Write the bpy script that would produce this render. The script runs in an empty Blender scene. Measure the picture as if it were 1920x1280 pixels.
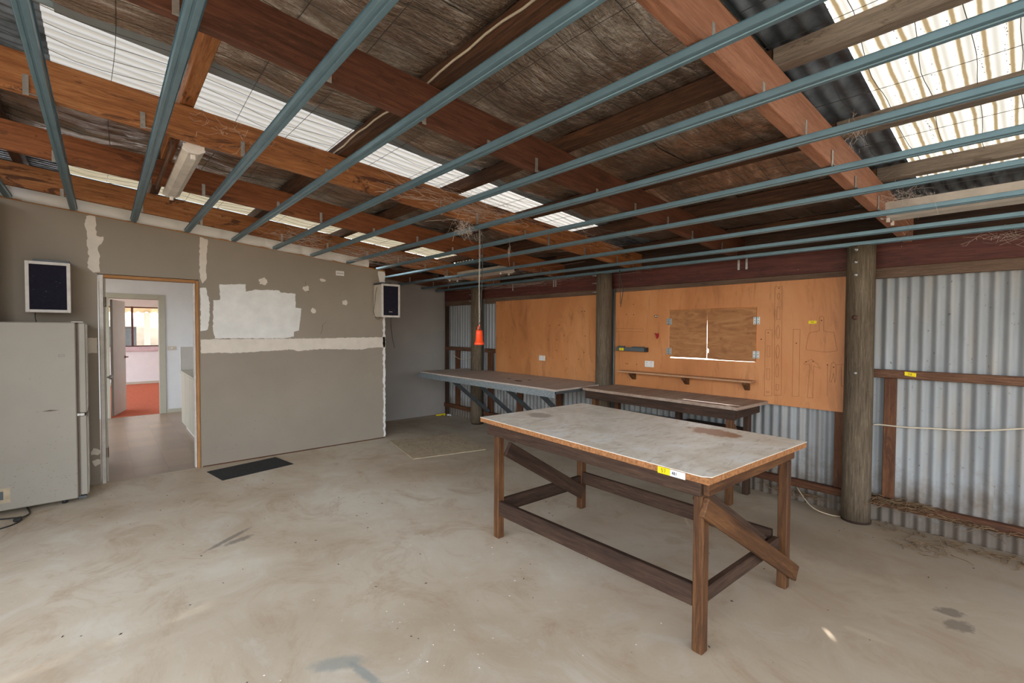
import bpy, bmesh, math, random
from mathutils import Vector, Matrix, noise
random.seed(7)
S = bpy.context.scene
COL = S.collection
PI = math.pi

# ------------------------------------------------------------------ camera
F_PX, YAW, PITCH, ROLL, CAM_H = 865.77, 0.8466862, -0.0251184, 0.00432049, 1.565
fw = Vector((math.cos(YAW)*math.cos(PITCH), math.sin(YAW)*math.cos(PITCH), math.sin(PITCH)))
rt = Vector((math.sin(YAW), -math.cos(YAW), 0))
up = rt.cross(fw)
rt, up = rt*math.cos(ROLL)+up*math.sin(ROLL), up*math.cos(ROLL)-rt*math.sin(ROLL)
cd = bpy.data.cameras.new('camera')
cd.sensor_width = 36.0
cd.sensor_fit = 'HORIZONTAL'
cd.lens = 36.0*F_PX/1920.0
cd.clip_start = 0.02
cam = bpy.data.objects.new('camera', cd)
COL.objects.link(cam)
cam.matrix_world = Matrix(((rt.x, up.x, -fw.x, 0), (rt.y, up.y, -fw.y, 0), (rt.z, up.z, -fw.z, CAM_H), (0, 0, 0, 1)))
S.camera = cam

# ------------------------------------------------------------------ sky, sun, exposure
SUN_DIR = Vector((-1.0, -0.82, -0.70)).normalized()      # the way the sunlight travels
w = bpy.data.worlds.new('sky')
S.world = w
w.use_nodes = True
wt = w.node_tree
wt.nodes.clear()
sk = wt.nodes.new('ShaderNodeTexSky')
sk.sky_type = 'NISHITA'
sk.sun_disc = False
sk.sun_elevation = math.asin(-SUN_DIR.z)
sk.sun_rotation = math.atan2(-SUN_DIR.x, -SUN_DIR.y)
sk.dust_density = 3.0
hs = wt.nodes.new('ShaderNodeHueSaturation')
hs.inputs['Saturation'].default_value = 0.30
bg = wt.nodes.new('ShaderNodeBackground')
bg.inputs['Strength'].default_value = 0.62
wo = wt.nodes.new('ShaderNodeOutputWorld')
wt.links.new(sk.outputs[0], hs.inputs['Color'])
wt.links.new(hs.outputs[0], bg.inputs['Color'])
wt.links.new(bg.outputs[0], wo.inputs['Surface'])
ld = bpy.data.lights.new('sun', 'SUN')
ld.energy = 7.0
ld.angle = math.radians(0.6)
ld.color = (1.0, 0.94, 0.85)
sun = bpy.data.objects.new('sun', ld)
COL.objects.link(sun)
sun.rotation_euler = SUN_DIR.to_track_quat('-Z', 'Y').to_euler()
sun.location = (12, 10, 9)
S.view_settings.view_transform = 'Standard'
S.view_settings.look = 'None'
S.view_settings.gamma = 1.0
S.view_settings.use_curve_mapping = False
S.view_settings.exposure = 1.08
S.cycles.max_bounces = 10
S.cycles.diffuse_bounces = 7
S.cycles.sample_clamp_indirect = 8.0

# ------------------------------------------------------------------ materials
class NT:
    def __init__(s, name, rough=0.6, metal=0.0, spec=0.4):
        s.m = bpy.data.materials.new(name)
        s.m.use_nodes = True
        s.t = s.m.node_tree
        s.b = s.t.nodes['Principled BSDF']
        s.b.inputs['Roughness'].default_value = rough
        s.b.inputs['Metallic'].default_value = metal
        s.b.inputs['Specular IOR Level'].default_value = spec
        s._c = None
    def n(s, typ, **kw):
        x = s.t.nodes.new(typ)
        for k, v in kw.items():
            setattr(x, k, v)
        return x
    def l(s, a, b):
        s.t.links.new(a, b)
    def coord(s, rnd=True):
        if s._c is None:
            tc = s.n('ShaderNodeTexCoord')
            if rnd:
                oi = s.n('ShaderNodeObjectInfo')
                mm = s.n('ShaderNodeVectorMath', operation='SCALE')
                cx = s.n('ShaderNodeCombineXYZ')
                for i in range(3):
                    s.l(oi.outputs['Random'], cx.inputs[i])
                s.l(cx.outputs[0], mm.inputs[0])
                mm.inputs['Scale'].default_value = 37.0
                ad = s.n('ShaderNodeVectorMath', operation='ADD')
                s.l(tc.outputs['Object'], ad.inputs[0])
                s.l(mm.outputs[0], ad.inputs[1])
                s._c = ad.outputs[0]
            else:
                s._c = tc.outputs['Object']
        return s._c
    def noise(s, scale, detail=4, rough=0.6, sc=(1, 1, 1), dist=0.0, rnd=True):
        mp = s.n('ShaderNodeMapping')
        s.l(s.coord(rnd), mp.inputs['Vector'])
        mp.inputs['Scale'].default_value = sc
        t = s.n('ShaderNodeTexNoise')
        s.l(mp.outputs[0], t.inputs['Vector'])
        t.inputs['Scale'].default_value = scale
        t.inputs['Detail'].default_value = detail
        t.inputs['Roughness'].default_value = rough
        t.inputs['Distortion'].default_value = dist
        return t.outputs['Fac']
    def ramp(s, fac, stops):
        r = s.n('ShaderNodeValToRGB')
        e = r.color_ramp.elements
        while len(e) < len(stops):
            e.new(0.5)
        for x, (p, c) in zip(e, stops):
            x.position = p
            x.color = (*c, 1) if not isinstance(c, (int, float)) else (c, c, c, 1)
        s.l(fac, r.inputs[0])
        return r.outputs[0]
    def mix(s, fac, a, b):
        x = s.n('ShaderNodeMix', data_type='RGBA')
        for v, i in ((fac, 0), (a, 6), (b, 7)):
            if isinstance(v, (int, float)):
                x.inputs[i].default_value = v
            elif isinstance(v, tuple):
                x.inputs[i].default_value = (*v, 1)
            else:
                s.l(v, x.inputs[i])
        return x.outputs[2]
    def math(s, op, a, b=0.0, clamp=False):
        x = s.n('ShaderNodeMath', operation=op, use_clamp=clamp)
        for v, i in ((a, 0), (b, 1)):
            if isinstance(v, (int, float)):
                x.inputs[i].default_value = v
            else:
                s.l(v, x.inputs[i])
        return x.outputs[0]
    def color(s, c):
        if isinstance(c, tuple):
            s.b.inputs['Base Color'].default_value = (*c, 1)
        else:
            s.l(c, s.b.inputs['Base Color'])
    def bump(s, h, strength=0.3, dist=0.01):
        x = s.n('ShaderNodeBump')
        x.inputs['Strength'].default_value = strength
        x.inputs['Distance'].default_value = dist
        s.l(h, x.inputs['Height'])
        s.l(x.outputs[0], s.b.inputs['Normal'])
    def blob(s, cx, cy, rx, ry, warp=0.5, soft=0.25, ang=0.0):
        """a stain or tone patch of its own shape on a horizontal surface, with a noisy edge"""
        mp = s.n('ShaderNodeMapping', vector_type='TEXTURE')
        s.l(s.coord(False), mp.inputs['Vector'])
        mp.inputs['Location'].default_value = (cx, cy, 0)
        mp.inputs['Rotation'].default_value = (0, 0, ang)
        mp.inputs['Scale'].default_value = (rx, ry, 1)
        ln = s.n('ShaderNodeVectorMath', operation='LENGTH')
        fl = s.n('ShaderNodeVectorMath', operation='MULTIPLY')
        s.l(mp.outputs[0], fl.inputs[0])
        fl.inputs[1].default_value = (1, 1, 0)
        s.l(fl.outputs[0], ln.inputs[0])
        nz = s.noise(0.9/max(min(rx, ry), 0.02), 4, 0.65, rnd=False)
        d = s.math('ADD', ln.outputs['Value'], s.math('MULTIPLY', s.math('SUBTRACT', nz, 0.5), warp*4))
        return s.math('DIVIDE', s.math('SUBTRACT', 1.0+soft, d), 2*soft, True)

def plain(name, c, rough=0.6, metal=0.0, var=0.12, scale=6.0, bump=0.0, spec=0.4):
    k = NT(name, rough, metal, spec)
    nz = k.noise(scale, 5)
    k.color(k.ramp(nz, [(0.3, tuple(v*(1-var) for v in c)), (0.7, tuple(min(1, v*(1+var)) for v in c))]))
    if bump:
        k.bump(k.noise(scale*12, 3), bump, 0.004)
    return k.m

def wood(name, dark, mid, light, rough=0.65, grain=1.0, stain=0.0, stain_c=(0.03, 0.015, 0.01), bump=0.25):
    """timber: grain runs along the object's local X"""
    k = NT(name, rough, 0, 0.3)
    g = k.noise(3.0*grain, 6, 0.65, (1.0, 16, 16), 0.6)
    f = k.noise(14*grain, 4, 0.7, (1.0, 30, 30))
    big = k.noise(1.6, 3, 0.5, (0.7, 3, 3))
    c = k.ramp(k.math('ADD', k.math('MULTIPLY', g, 0.65), k.math('MULTIPLY', big, 0.35)), [(0.34, dark), (0.5, mid), (0.66, light)])
    c = k.mix(k.math('MULTIPLY', k.ramp(f, [(0.38, 1.0), (0.55, 0.0)]), 0.45), c, tuple(v*0.45 for v in dark))
    if stain:
        st = k.noise(2.2, 6, 0.72, (0.8, 3.2, 3.2), 1.2)
        c = k.mix(k.math('MULTIPLY', k.ramp(st, [(0.565, 0.0), (0.60, 1.0)]), stain), c, stain_c)
    k.color(c)
    k.bump(g, bump, 0.004)
    return k.m

def make_concrete():
    k = NT('concrete_slab', 0.7, 0, 0.25)
    a = k.noise(0.8, 8, 0.60, (1, 1, 1), 0.5, rnd=False)
    b = k.noise(2.6, 10, 0.74, (1, 0.7, 1), 0.9, rnd=False)
    d = k.noise(26, 5, 0.7, rnd=False)
    c = k.ramp(a, [(0.32, (0.47, 0.375, 0.27)), (0.50, (0.58, 0.495, 0.38)), (0.66, (0.66, 0.60, 0.49))])
    c = k.mix(k.math('MULTIPLY', k.ramp(b, [(0.51, 0.0), (0.66, 1.0)]), 0.62), c, (0.40, 0.275, 0.175))
    c = k.mix(k.math('MULTIPLY', k.ramp(b, [(0.34, 1.0), (0.46, 0.0)]), 0.38), c, (0.68, 0.655, 0.58))
    c = k.mix(k.math('MULTIPLY', k.ramp(d, [(0.62, 0.0), (0.72, 1.0)]), 0.25), c, (0.25, 0.2, 0.15))
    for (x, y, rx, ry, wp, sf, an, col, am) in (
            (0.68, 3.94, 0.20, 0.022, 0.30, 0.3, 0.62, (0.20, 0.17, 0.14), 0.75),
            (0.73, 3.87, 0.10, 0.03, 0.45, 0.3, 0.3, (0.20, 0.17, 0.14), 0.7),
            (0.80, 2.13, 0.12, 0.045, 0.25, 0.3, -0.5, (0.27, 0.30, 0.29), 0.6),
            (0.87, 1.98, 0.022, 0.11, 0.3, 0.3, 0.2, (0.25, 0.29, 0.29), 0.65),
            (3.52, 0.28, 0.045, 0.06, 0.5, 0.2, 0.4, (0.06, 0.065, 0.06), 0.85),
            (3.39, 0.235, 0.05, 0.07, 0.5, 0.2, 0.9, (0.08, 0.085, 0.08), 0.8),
            (3.6, 0.7, 1.5, 1.3, 0.2, 0.7, 0.4, (0.36, 0.275, 0.195), 0.5),  # brown dust, with the dimmer light of the right front painted in
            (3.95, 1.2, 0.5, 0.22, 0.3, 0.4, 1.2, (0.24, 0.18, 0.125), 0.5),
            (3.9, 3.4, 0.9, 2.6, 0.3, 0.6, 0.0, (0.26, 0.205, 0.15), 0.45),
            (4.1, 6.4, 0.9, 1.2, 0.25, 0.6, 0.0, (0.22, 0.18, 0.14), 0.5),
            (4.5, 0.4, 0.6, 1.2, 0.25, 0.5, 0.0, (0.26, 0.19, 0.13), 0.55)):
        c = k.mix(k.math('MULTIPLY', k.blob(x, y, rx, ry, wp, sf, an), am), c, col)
    k.color(c)
    k.bump(k.math('ADD', k.math('MULTIPLY', b, 0.6), k.math('MULTIPLY', d, 0.4)), 0.15, 0.01)
    return k.m

def make_tabletop():
    k = NT('worn_white_laminate', 0.42, 0, 0.4)
    a = k.noise(2.3, 8, 0.65, (1, 1, 1), 1.5, rnd=False)
    b = k.noise(9, 8, 0.75, (0.5, 1.6, 1), 2.0, rnd=False)
    c = k.ramp(a, [(0.32, (0.66, 0.59, 0.48)), (0.5, (0.80, 0.76, 0.67)), (0.66, (0.88, 0.88, 0.85))])
    c = k.mix(k.math('MULTIPLY', k.ramp(b, [(0.52, 0.0), (0.62, 1.0)]), 0.35), c, (0.26, 0.2, 0.14))
    c = k.mix(k.math('MULTIPLY', k.blob(0.33, -0.42, 0.12, 0.19, 0.25, 0.2), 0.8), c, (0.70, 0.62, 0.52))
    c = k.mix(k.math('MULTIPLY', k.blob(0.36, -0.45, 0.10, 0.16, 0.45, 0.12), 0.9), c, (0.36, 0.17, 0.08))
    c = k.mix(k.math('MULTIPLY', k.blob(-0.15, 0.70, 0.09, 0.10, 0.3, 0.2), 0.6), c, (0.22, 0.18, 0.13))
    k.color(c)
    k.bump(b, 0.1, 0.004)
    return k.m

def make_foil():
    k = NT('reflective_foil', 0.34, 0.9, 0.5)
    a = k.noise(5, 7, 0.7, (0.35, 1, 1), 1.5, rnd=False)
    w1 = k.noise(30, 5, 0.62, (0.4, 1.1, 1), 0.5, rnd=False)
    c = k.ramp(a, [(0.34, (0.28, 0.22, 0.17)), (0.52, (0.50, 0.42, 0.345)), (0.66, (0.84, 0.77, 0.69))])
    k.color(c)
    k.b.inputs['Roughness'].default_value = 0.24
    mp = k.n('ShaderNodeTexBrick')
    k.l(k.coord(False), mp.inputs['Vector'])
    mp.inputs['Scale'].default_value = 1.0
    mp.offset = 0.0
    mp.inputs['Brick Width'].default_value = 0.028
    mp.inputs['Row Height'].default_value = 0.028
    mp.inputs['Mortar Size'].default_value = 0.0018
    h = k.math('ADD', k.math('MULTIPLY', w1, 1.0), k.math('MULTIPLY', mp.outputs['Fac'], 0.12))
    k.bump(h, 1.0, 0.013)
    return k.m

def make_poly(name, tint, dirt=0.5, valley=0.0, vd=(0.5, 0.43, 0.30)):
    k = NT(name, 0.5)
    k.t.nodes.remove(k.b)
    out = [n for n in k.t.nodes if n.type == 'OUTPUT_MATERIAL'][0]
    nz = k.noise(4, 6, 0.7, (0.35, 5, 1), 0.4, rnd=False)
    c = k.mix(k.math('MULTIPLY', k.ramp(nz, [(0.5, 0.0), (0.72, 1.0)]), dirt), tint, (tint[0]*0.72, tint[1]*0.62, tint[2]*0.45))
    if valley:
        sx = k.n('ShaderNodeSeparateXYZ')
        k.l(k.coord(False), sx.inputs[0])
        ph = k.math('SINE', k.math('ADD', k.math('MULTIPLY', sx.outputs['Y'], 2*PI/0.0762), k.math('MULTIPLY', k.noise(3, 4, 0.6, rnd=False), 1.6)))
        c = k.mix(k.math('MULTIPLY', k.ramp(ph, [(0.55, 0.0), (0.95, 1.0)]), valley), c, (tint[0]*vd[0], tint[1]*vd[1], tint[2]*vd[2]))
    tr = k.n('ShaderNodeBsdfTranslucent')
    k.l(c, tr.inputs['Color'])
    df = k.n('ShaderNodeBsdfDiffuse')
    k.l(c, df.inputs['Color'])
    tp = k.n('ShaderNodeBsdfTransparent')
    k.l(c, tp.inputs['Color'])
    m1 = k.n('ShaderNodeMixShader')
    m1.inputs[0].default_value = 0.25
    k.l(tr.outputs[0], m1.inputs[1])
    k.l(df.outputs[0], m1.inputs[2])
    m2 = k.n('ShaderNodeMixShader')
    m2.inputs[0].default_value = 0.08
    k.l(m1.outputs[0], m2.inputs[1])
    k.l(tp.outputs[0], m2.inputs[2])
    k.l(m2.outputs[0], out.inputs['Surface'])
    return k.m

def make_corrugated():
    k = NT('weathered_zinc_sheet', 0.5, 0.12, 0.4)
    a = k.noise(1.5, 6, 0.6, (1, 3, 0.6))
    b = k.noise(34, 4, 0.7, (1, 1.0, 0.8))
    d = k.noise(3, 5, 0.65, (1, 6, 0.5))
    c = k.ramp(a, [(0.3, (0.215, 0.222, 0.228)), (0.7, (0.335, 0.35, 0.362))])
    c = k.mix(k.math('MULTIPLY', k.ramp(d, [(0.5, 0.0), (0.68, 1.0)]), 0.55), c, (0.33, 0.28, 0.23))
    c = k.mix(k.math('MULTIPLY', k.ramp(b, [(0.65, 0.0), (0.69, 1.0)]), 0.8), c, (0.09, 0.07, 0.055))
    tc = k.n('ShaderNodeTexCoord')
    sz = k.n('ShaderNodeSeparateXYZ')
    k.l(tc.outputs['Object'], sz.inputs[0])
    mud = k.math('SUBTRACT', k.math('ADD', sz.outputs['Z'], k.math('MULTIPLY', k.noise(5, 6, 0.7), 0.9)), 0.58)
    c = k.mix(k.math('MULTIPLY', k.ramp(mud, [(0.0, 1.0), (0.35, 0.0)]), 0.85), c, (0.125, 0.09, 0.062))
    k.color(c)
    k.bump(a, 0.08, 0.01)
    return k.m

def make_panel():
    k = NT('oiled_hardboard', 0.5, 0, 0.35)
    a = k.noise(1.2, 6, 0.6, (1, 1, 0.45), 0.6, rnd=False)
    b = k.noise(5, 6, 0.7, (1, 2.4, 0.35), 0.8, rnd=False)
    sp = k.noise(60, 3, 0.6, rnd=False)
    c = k.ramp(a, [(0.3, (0.38, 0.140, 0.045)), (0.52, (0.52, 0.212, 0.075)), (0.7, (0.61, 0.285, 0.12))])
    c = k.mix(k.math('MULTIPLY', k.ramp(b, [(0.53, 0.0), (0.68, 1.0)]), 0.55), c, (0.26, 0.10, 0.038))
    c = k.mix(k.math('MULTIPLY', k.ramp(sp, [(0.72, 0.0), (0.75, 1.0)]), 0.6), c, (0.16, 0.07, 0.03))
    k.color(c)
    return k.m

def make_shutter():
    k = NT('stained_plywood_shutter', 0.6, 0, 0.3)
    a = k.noise(2.5, 7, 0.65, (1, 1.2, 4), 2.0)
    c = k.ramp(a, [(0.3, (0.22, 0.090, 0.034)), (0.5, (0.34, 0.150, 0.055)), (0.7, (0.44, 0.215, 0.085))])
    c = k.mix(k.math('MULTIPLY', k.ramp(k.noise(7, 5, 0.7, (1, 1, 6), 1.0), [(0.62, 0.0), (0.7, 1.0)]), 0.6), c, (0.10, 0.04, 0.015))
    k.color(c)
    return k.m

def make_vinyl():
    k = NT('vinyl_plank', 0.38, 0, 0.5)
    br = k.n('ShaderNodeTexBrick')
    k.l(k.coord(False), br.inputs['Vector'])
    br.inputs['Scale'].default_value = 1.0
    br.inputs['Brick Width'].default_value = 0.3
    br.inputs['Row Height'].default_value = 0.3
    br.offset = 0.5
    br.inputs['Mortar Size'].default_value = 0.002
    br.inputs['Color1'].default_value = (0.33, 0.215, 0.135, 1)
    br.inputs['Color2'].default_value = (0.25, 0.175, 0.12, 1)
    br.inputs['Mortar'].default_value = (0.16, 0.12, 0.09, 1)
    nz = k.noise(3, 6, 0.65, (1, 4, 1), rnd=False)
    c = k.mix(k.math('MULTIPLY', nz, 0.5), br.outputs['Color'], (0.36, 0.28, 0.21))
    k.color(c)
    return k.m

M = {}
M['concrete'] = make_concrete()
M['laminate'] = make_tabletop()
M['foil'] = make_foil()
M['poly_cream'] = make_poly('translucent_sheet_cream', (0.25, 0.235, 0.20), 0.30, 1.0, (0.24, 0.19, 0.12))
M['poly_tan'] = make_poly('translucent_sheet_tan', (0.085, 0.076, 0.056), 0.5, 0.6)
M['poly_white'] = make_poly('translucent_sheet_white', (0.092, 0.091, 0.088), 0.25, 0.45)
M['zinc'] = make_corrugated()
M['panel'] = make_panel()
M['shutter'] = make_shutter()
M['vinyl'] = make_vinyl()
M['rafter'] = wood('oiled_red_rafter', (0.15, 0.050, 0.016), (0.33, 0.125, 0.040), (0.48, 0.215, 0.085), 0.6, 1.0, 0.8, (0.05, 0.018, 0.010))
M['rafter_mid'] = wood('red_brown_rafter', (0.11, 0.034, 0.012), (0.235, 0.078, 0.026), (0.34, 0.13, 0.048), 0.6, 1.0, 0.5, (0.045, 0.016, 0.010))
M['rafter_red'] = wood('dark_red_rafter', (0.060, 0.020, 0.010), (0.115, 0.042, 0.022), (0.175, 0.068, 0.034), 0.6, 1.0, 0.5, (0.04, 0.016, 0.01))
M['rafter_pink'] = wood('pale_red_rafter', (0.25, 0.10, 0.055), (0.35, 0.155, 0.09), (0.43, 0.215, 0.135), 0.65, 1.0, 0.2)
M['beam'] = wood('dark_red_beam', (0.060, 0.018, 0.014), (0.105, 0.032, 0.024), (0.16, 0.052, 0.038), 0.6, 0.8, 0.3)
M['purlin'] = wood('smoked_purlin', (0.032, 0.016, 0.010), (0.08, 0.036, 0.019), (0.17, 0.075, 0.034), 0.7, 1.2, 0.5)
M['grey_purlin'] = wood('weathered_purlin', (0.13, 0.10, 0.08), (0.22, 0.18, 0.145), (0.33, 0.27, 0.21), 0.8, 1.2, 0.4)
M['stud'] = wood('reddish_stud', (0.05, 0.018, 0.009), (0.11, 0.042, 0.018), (0.18, 0.074, 0.03), 0.7, 1.3, 0.4)
M['girt'] = wood('split_brown_girt', (0.06, 0.028, 0.016), (0.145, 0.068, 0.038), (0.24, 0.125, 0.075), 0.8, 2.2, 0.3, bump=0.6)
M['plank'] = wood('grey_brown_plank', (0.08, 0.045, 0.03), (0.145, 0.09, 0.06), (0.20, 0.13, 0.09), 0.75, 1.5)
M['pole'] = wood('treated_pine_pole', (0.055, 0.038, 0.023), (0.125, 0.092, 0.060), (0.215, 0.17, 0.118), 0.8, 1.6, 0.25, (0.05, 0.035, 0.02), 0.5)
M['table_dark'] = wood('dark_bench_timber', (0.024, 0.012, 0.008), (0.055, 0.029, 0.018), (0.10, 0.055, 0.034), 0.7, 1.4, 0.2)
M['table_red'] = wood('reddish_leg_timber', (0.045, 0.018, 0.008), (0.11, 0.046, 0.017), (0.20, 0.090, 0.033), 0.6, 1.2, 0.3)
M['bench_top'] = wood('dusty_bench_board', (0.25, 0.165, 0.12), (0.37, 0.265, 0.205), (0.47, 0.37, 0.30), 0.6, 0.6, 0.2, (0.1, 0.06, 0.04), 0.1)
M['bench_grey'] = wood('dusty_grey_board', (0.38, 0.30, 0.255), (0.48, 0.40, 0.345), (0.58, 0.51, 0.45), 0.55, 0.5, 0.2, (0.12, 0.08, 0.06), 0.1)
M['chip'] = plain('chipboard_edge', (0.33, 0.145, 0.055), 0.8, 0, 0.45, 55, 0.4)
M['shelf'] = wood('shelf_board', (0.34, 0.17, 0.085), (0.48, 0.26, 0.14), (0.60, 0.36, 0.21), 0.6)
M['raw_jamb'] = wood('raw_door_jamb', (0.30, 0.13, 0.045), (0.44, 0.21, 0.075), (0.55, 0.29, 0.12), 0.6, 0.7)
M['plaster'] = plain('grey_beige_plasterboard', (0.300, 0.255, 0.205), 0.75, 0, 0.07, 1.3)
M['plaster2'] = plain('grey_plasterboard', (0.33, 0.30, 0.28), 0.75, 0, 0.08, 1.3)
M['filler'] = plain('pale_joint_compound', (0.70, 0.635, 0.555), 0.7, 0, 0.06, 9)
M['primer'] = plain('white_primer', (0.76, 0.75, 0.725), 0.6, 0, 0.07, 7)
M['steel'] = plain('galvanised_steel', (0.17, 0.28, 0.34), 0.38, 0.55, 0.10, 9)
M['galv'] = plain('spangled_galvanised_angle', (0.34, 0.39, 0.42), 0.45, 0.6, 0.35, 60)
M['strut'] = plain('dull_steel_strut', (0.10, 0.11, 0.12), 0.5, 0.5, 0.2, 12)
M['bolt'] = plain('zinc_bolt', (0.45, 0.44, 0.42), 0.4, 0.8, 0.2, 40)
M['rust'] = plain('rusty_steel', (0.10, 0.05, 0.035), 0.7, 0.4, 0.3, 60)
M['fridge'] = plain('ivory_enamel', (0.33, 0.30, 0.255), 0.38, 0, 0.05, 2.5)
M['fridge_gap'] = plain('brown_door_seal', (0.12, 0.09, 0.07), 0.7)
M['white'] = plain('white_plastic', (0.74, 0.73, 0.70), 0.4, 0, 0.04)
M['cream'] = plain('cream_painted_board', (0.53, 0.47, 0.39), 0.6, 0, 0.07)
M['white_paint'] = plain('chipped_white_paint', (0.66, 0.62, 0.58), 0.6, 0, 0.12, 14)
M['cloth'] = plain('navy_speaker_cloth', (0.010, 0.009, 0.020), 0.95, 0, 0.3, 40, 0.3)
M['black'] = plain('black_rubber', (0.02, 0.02, 0.02), 0.6)
M['cable'] = plain('dark_cable', (0.04, 0.038, 0.036), 0.5)
M['white_cable'] = plain('off_white_cable', (0.55, 0.47, 0.36), 0.5)
M['mat'] = plain('charcoal_mat_pile', (0.030, 0.031, 0.030), 0.95, 0, 0.5, 70, 0.8)
M['osb'] = plain('dusty_particle_board', (0.44, 0.355, 0.245), 0.8, 0, 0.15, 14)
M['chain'] = plain('dull_chain', (0.35, 0.33, 0.29), 0.5, 0.7)
M['orange'] = plain('orange_plastic', (0.85, 0.075, 0.015), 0.35, 0, 0.05)
M['red'] = plain('red_plastic', (0.32, 0.01, 0.02), 0.4, 0, 0.05)
M['yellow'] = plain('yellow_tag_paper', (0.80, 0.62, 0.0), 0.6, 0, 0.03)
M['paper'] = plain('white_tag_paper', (0.72, 0.72, 0.74), 0.6, 0, 0.03)
M['ink'] = plain('black_ink', (0.012, 0.012, 0.015), 0.6)
M['pencil'] = plain('pencil_line', (0.13, 0.055, 0.025), 0.8)
M['hole'] = plain('nail_hole', (0.03, 0.014, 0.008), 0.9)
M['tool_grey'] = plain('grey_green_enamel', (0.085, 0.10, 0.105), 0.45, 0.1, 0.12)
M['lamp_white'] = plain('dusty_white_enamel', (0.55, 0.50, 0.44), 0.5, 0, 0.18, 8)
M['blanket'] = plain('white_insulation_facing', (0.74, 0.73, 0.71), 0.5, 0, 0.06, 4, 0.2)
M['web'] = plain('cobweb_silk', (0.60, 0.50, 0.44), 0.9, 0, 0.15)
M['dry'] = plain('dry_root', (0.17, 0.105, 0.055), 0.9, 0, 0.4, 30)
M['debris'] = plain('bark_crumbs', (0.055, 0.04, 0.028), 0.9, 0, 0.5, 40)
M['chips'] = plain('white_paint_chips', (0.80, 0.78, 0.74), 0.8)
M['room_white'] = plain('blue_white_wall_paint', (0.68, 0.69, 0.705), 0.6, 0, 0.03)
M['olive'] = plain('olive_cream_gloss', (0.43, 0.41, 0.335), 0.4, 0, 0.04)
M['door_leaf'] = plain('olive_grey_door_paint', (0.36, 0.35, 0.305), 0.45, 0, 0.05)
M['carpet'] = plain('terracotta_carpet', (0.50, 0.115, 0.05), 0.95, 0, 0.14, 22, 0.5)
M['maroon'] = plain('maroon_window_frame', (0.085, 0.025, 0.024), 0.4)
M['pink'] = plain('mauve_sill_paint', (0.56, 0.44, 0.47), 0.5)
M['chrome'] = plain('satin_chrome', (0.55, 0.55, 0.55), 0.25, 1.0)
M['ground'] = plain('dry_earth', (0.36, 0.29, 0.21), 0.95, 0, 0.2, 1.5)
M['beige_iron'] = plain('beige_roof_sheet', (0.62, 0.53, 0.38), 0.6, 0, 0.08)
M['dark_iron'] = plain('sooty_roof_underside', (0.17, 0.20, 0.235), 0.42, 0.4, 0.6, 6)
M['blue_iron'] = plain('blue_grey_roof_underside', (0.30, 0.37, 0.40), 0.4, 0.55, 0.15, 5)
k = NT('window_glass', 0.05)
k.b.inputs['Transmission Weight'].default_value = 1.0
k.b.inputs['IOR'].default_value = 1.01
M['glass'] = k.m

# ------------------------------------------------------------------ builders
def W(o):
    m = o.matrix_basis.copy()
    p = o.parent
    while p is not None:
        m = p.matrix_basis @ m
        p = p.parent
    return m

def link(name, me, mat, parent=None, M4=None, smooth=False):
    o = bpy.data.objects.new(name, me)
    COL.objects.link(o)
    if mat is not None and not me.materials:
        me.materials.append(mat)
    if smooth:
        for p in me.polygons:
            p.use_smooth = True
    M4 = M4 or Matrix.Identity(4)
    if parent is not None:
        o.parent = parent
        o.matrix_basis = W(parent).inverted() @ M4
    else:
        o.matrix_basis = M4
    return o

def thing(name, label, cat, loc, rz=0.0, group=None):
    o = bpy.data.objects.new(name, None)
    COL.objects.link(o)
    o.empty_display_size = 0.05
    o.matrix_basis = Matrix.Translation(loc) @ Matrix.Rotation(rz, 4, 'Z')
    return tag(o, label, cat, group)

def tag(o, label, cat, group=None, kind=None):
    o['label'] = label
    o['category'] = cat
    if group:
        o['group'] = group
    if kind:
        o['kind'] = kind
    return o

def struct(o):
    o['kind'] = 'structure'
    return o

def setting(name, loc=(0, 0, 0)):
    o = bpy.data.objects.new(name, None)
    COL.objects.link(o)
    o.matrix_basis = Matrix.Translation(loc)
    return struct(o)

_cache = {}
def box_mesh(sx, sy, sz, bev=0.0):
    key = (round(sx, 4), round(sy, 4), round(sz, 4), bev)
    if key in _cache:
        return _cache[key].copy()
    bm = bmesh.new()
    bmesh.ops.create_cube(bm, size=1.0)
    bmesh.ops.scale(bm, vec=(sx, sy, sz), verts=bm.verts)
    if bev > 0:
        bmesh.ops.bevel(bm, geom=bm.edges[:], offset=min(bev, 0.3*min(sx, sy, sz)), segments=1, affect='EDGES', profile=0.7)
    me = bpy.data.meshes.new('box')
    bm.to_mesh(me)
    bm.free()
    _cache[key] = me
    return me.copy()

def box(name, p0, p1, mat, parent=None, bev=0.003, local=None):
    """axis-aligned box; the longest side becomes local X so timber grain follows it"""
    p0, p1 = Vector(p0), Vector(p1)
    c = (p0+p1)/2
    s = [abs(p1[i]-p0[i]) for i in range(3)]
    ax = s.index(max(s))
    if ax == 0:
        R = Matrix.Identity(3)
        d = s
    elif ax == 1:
        R = Matrix(((0, -1, 0), (1, 0, 0), (0, 0, 1)))
        d = (s[1], s[0], s[2])
    else:
        R = Matrix(((0, 0, -1), (0, 1, 0), (1, 0, 0)))
        d = (s[2], s[1], s[0])
    M4 = Matrix.Translation(c) @ R.to_4x4()
    if local is not None:
        M4 = local @ M4
    return link(name, box_mesh(*d, bev), mat, parent, M4)

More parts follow.
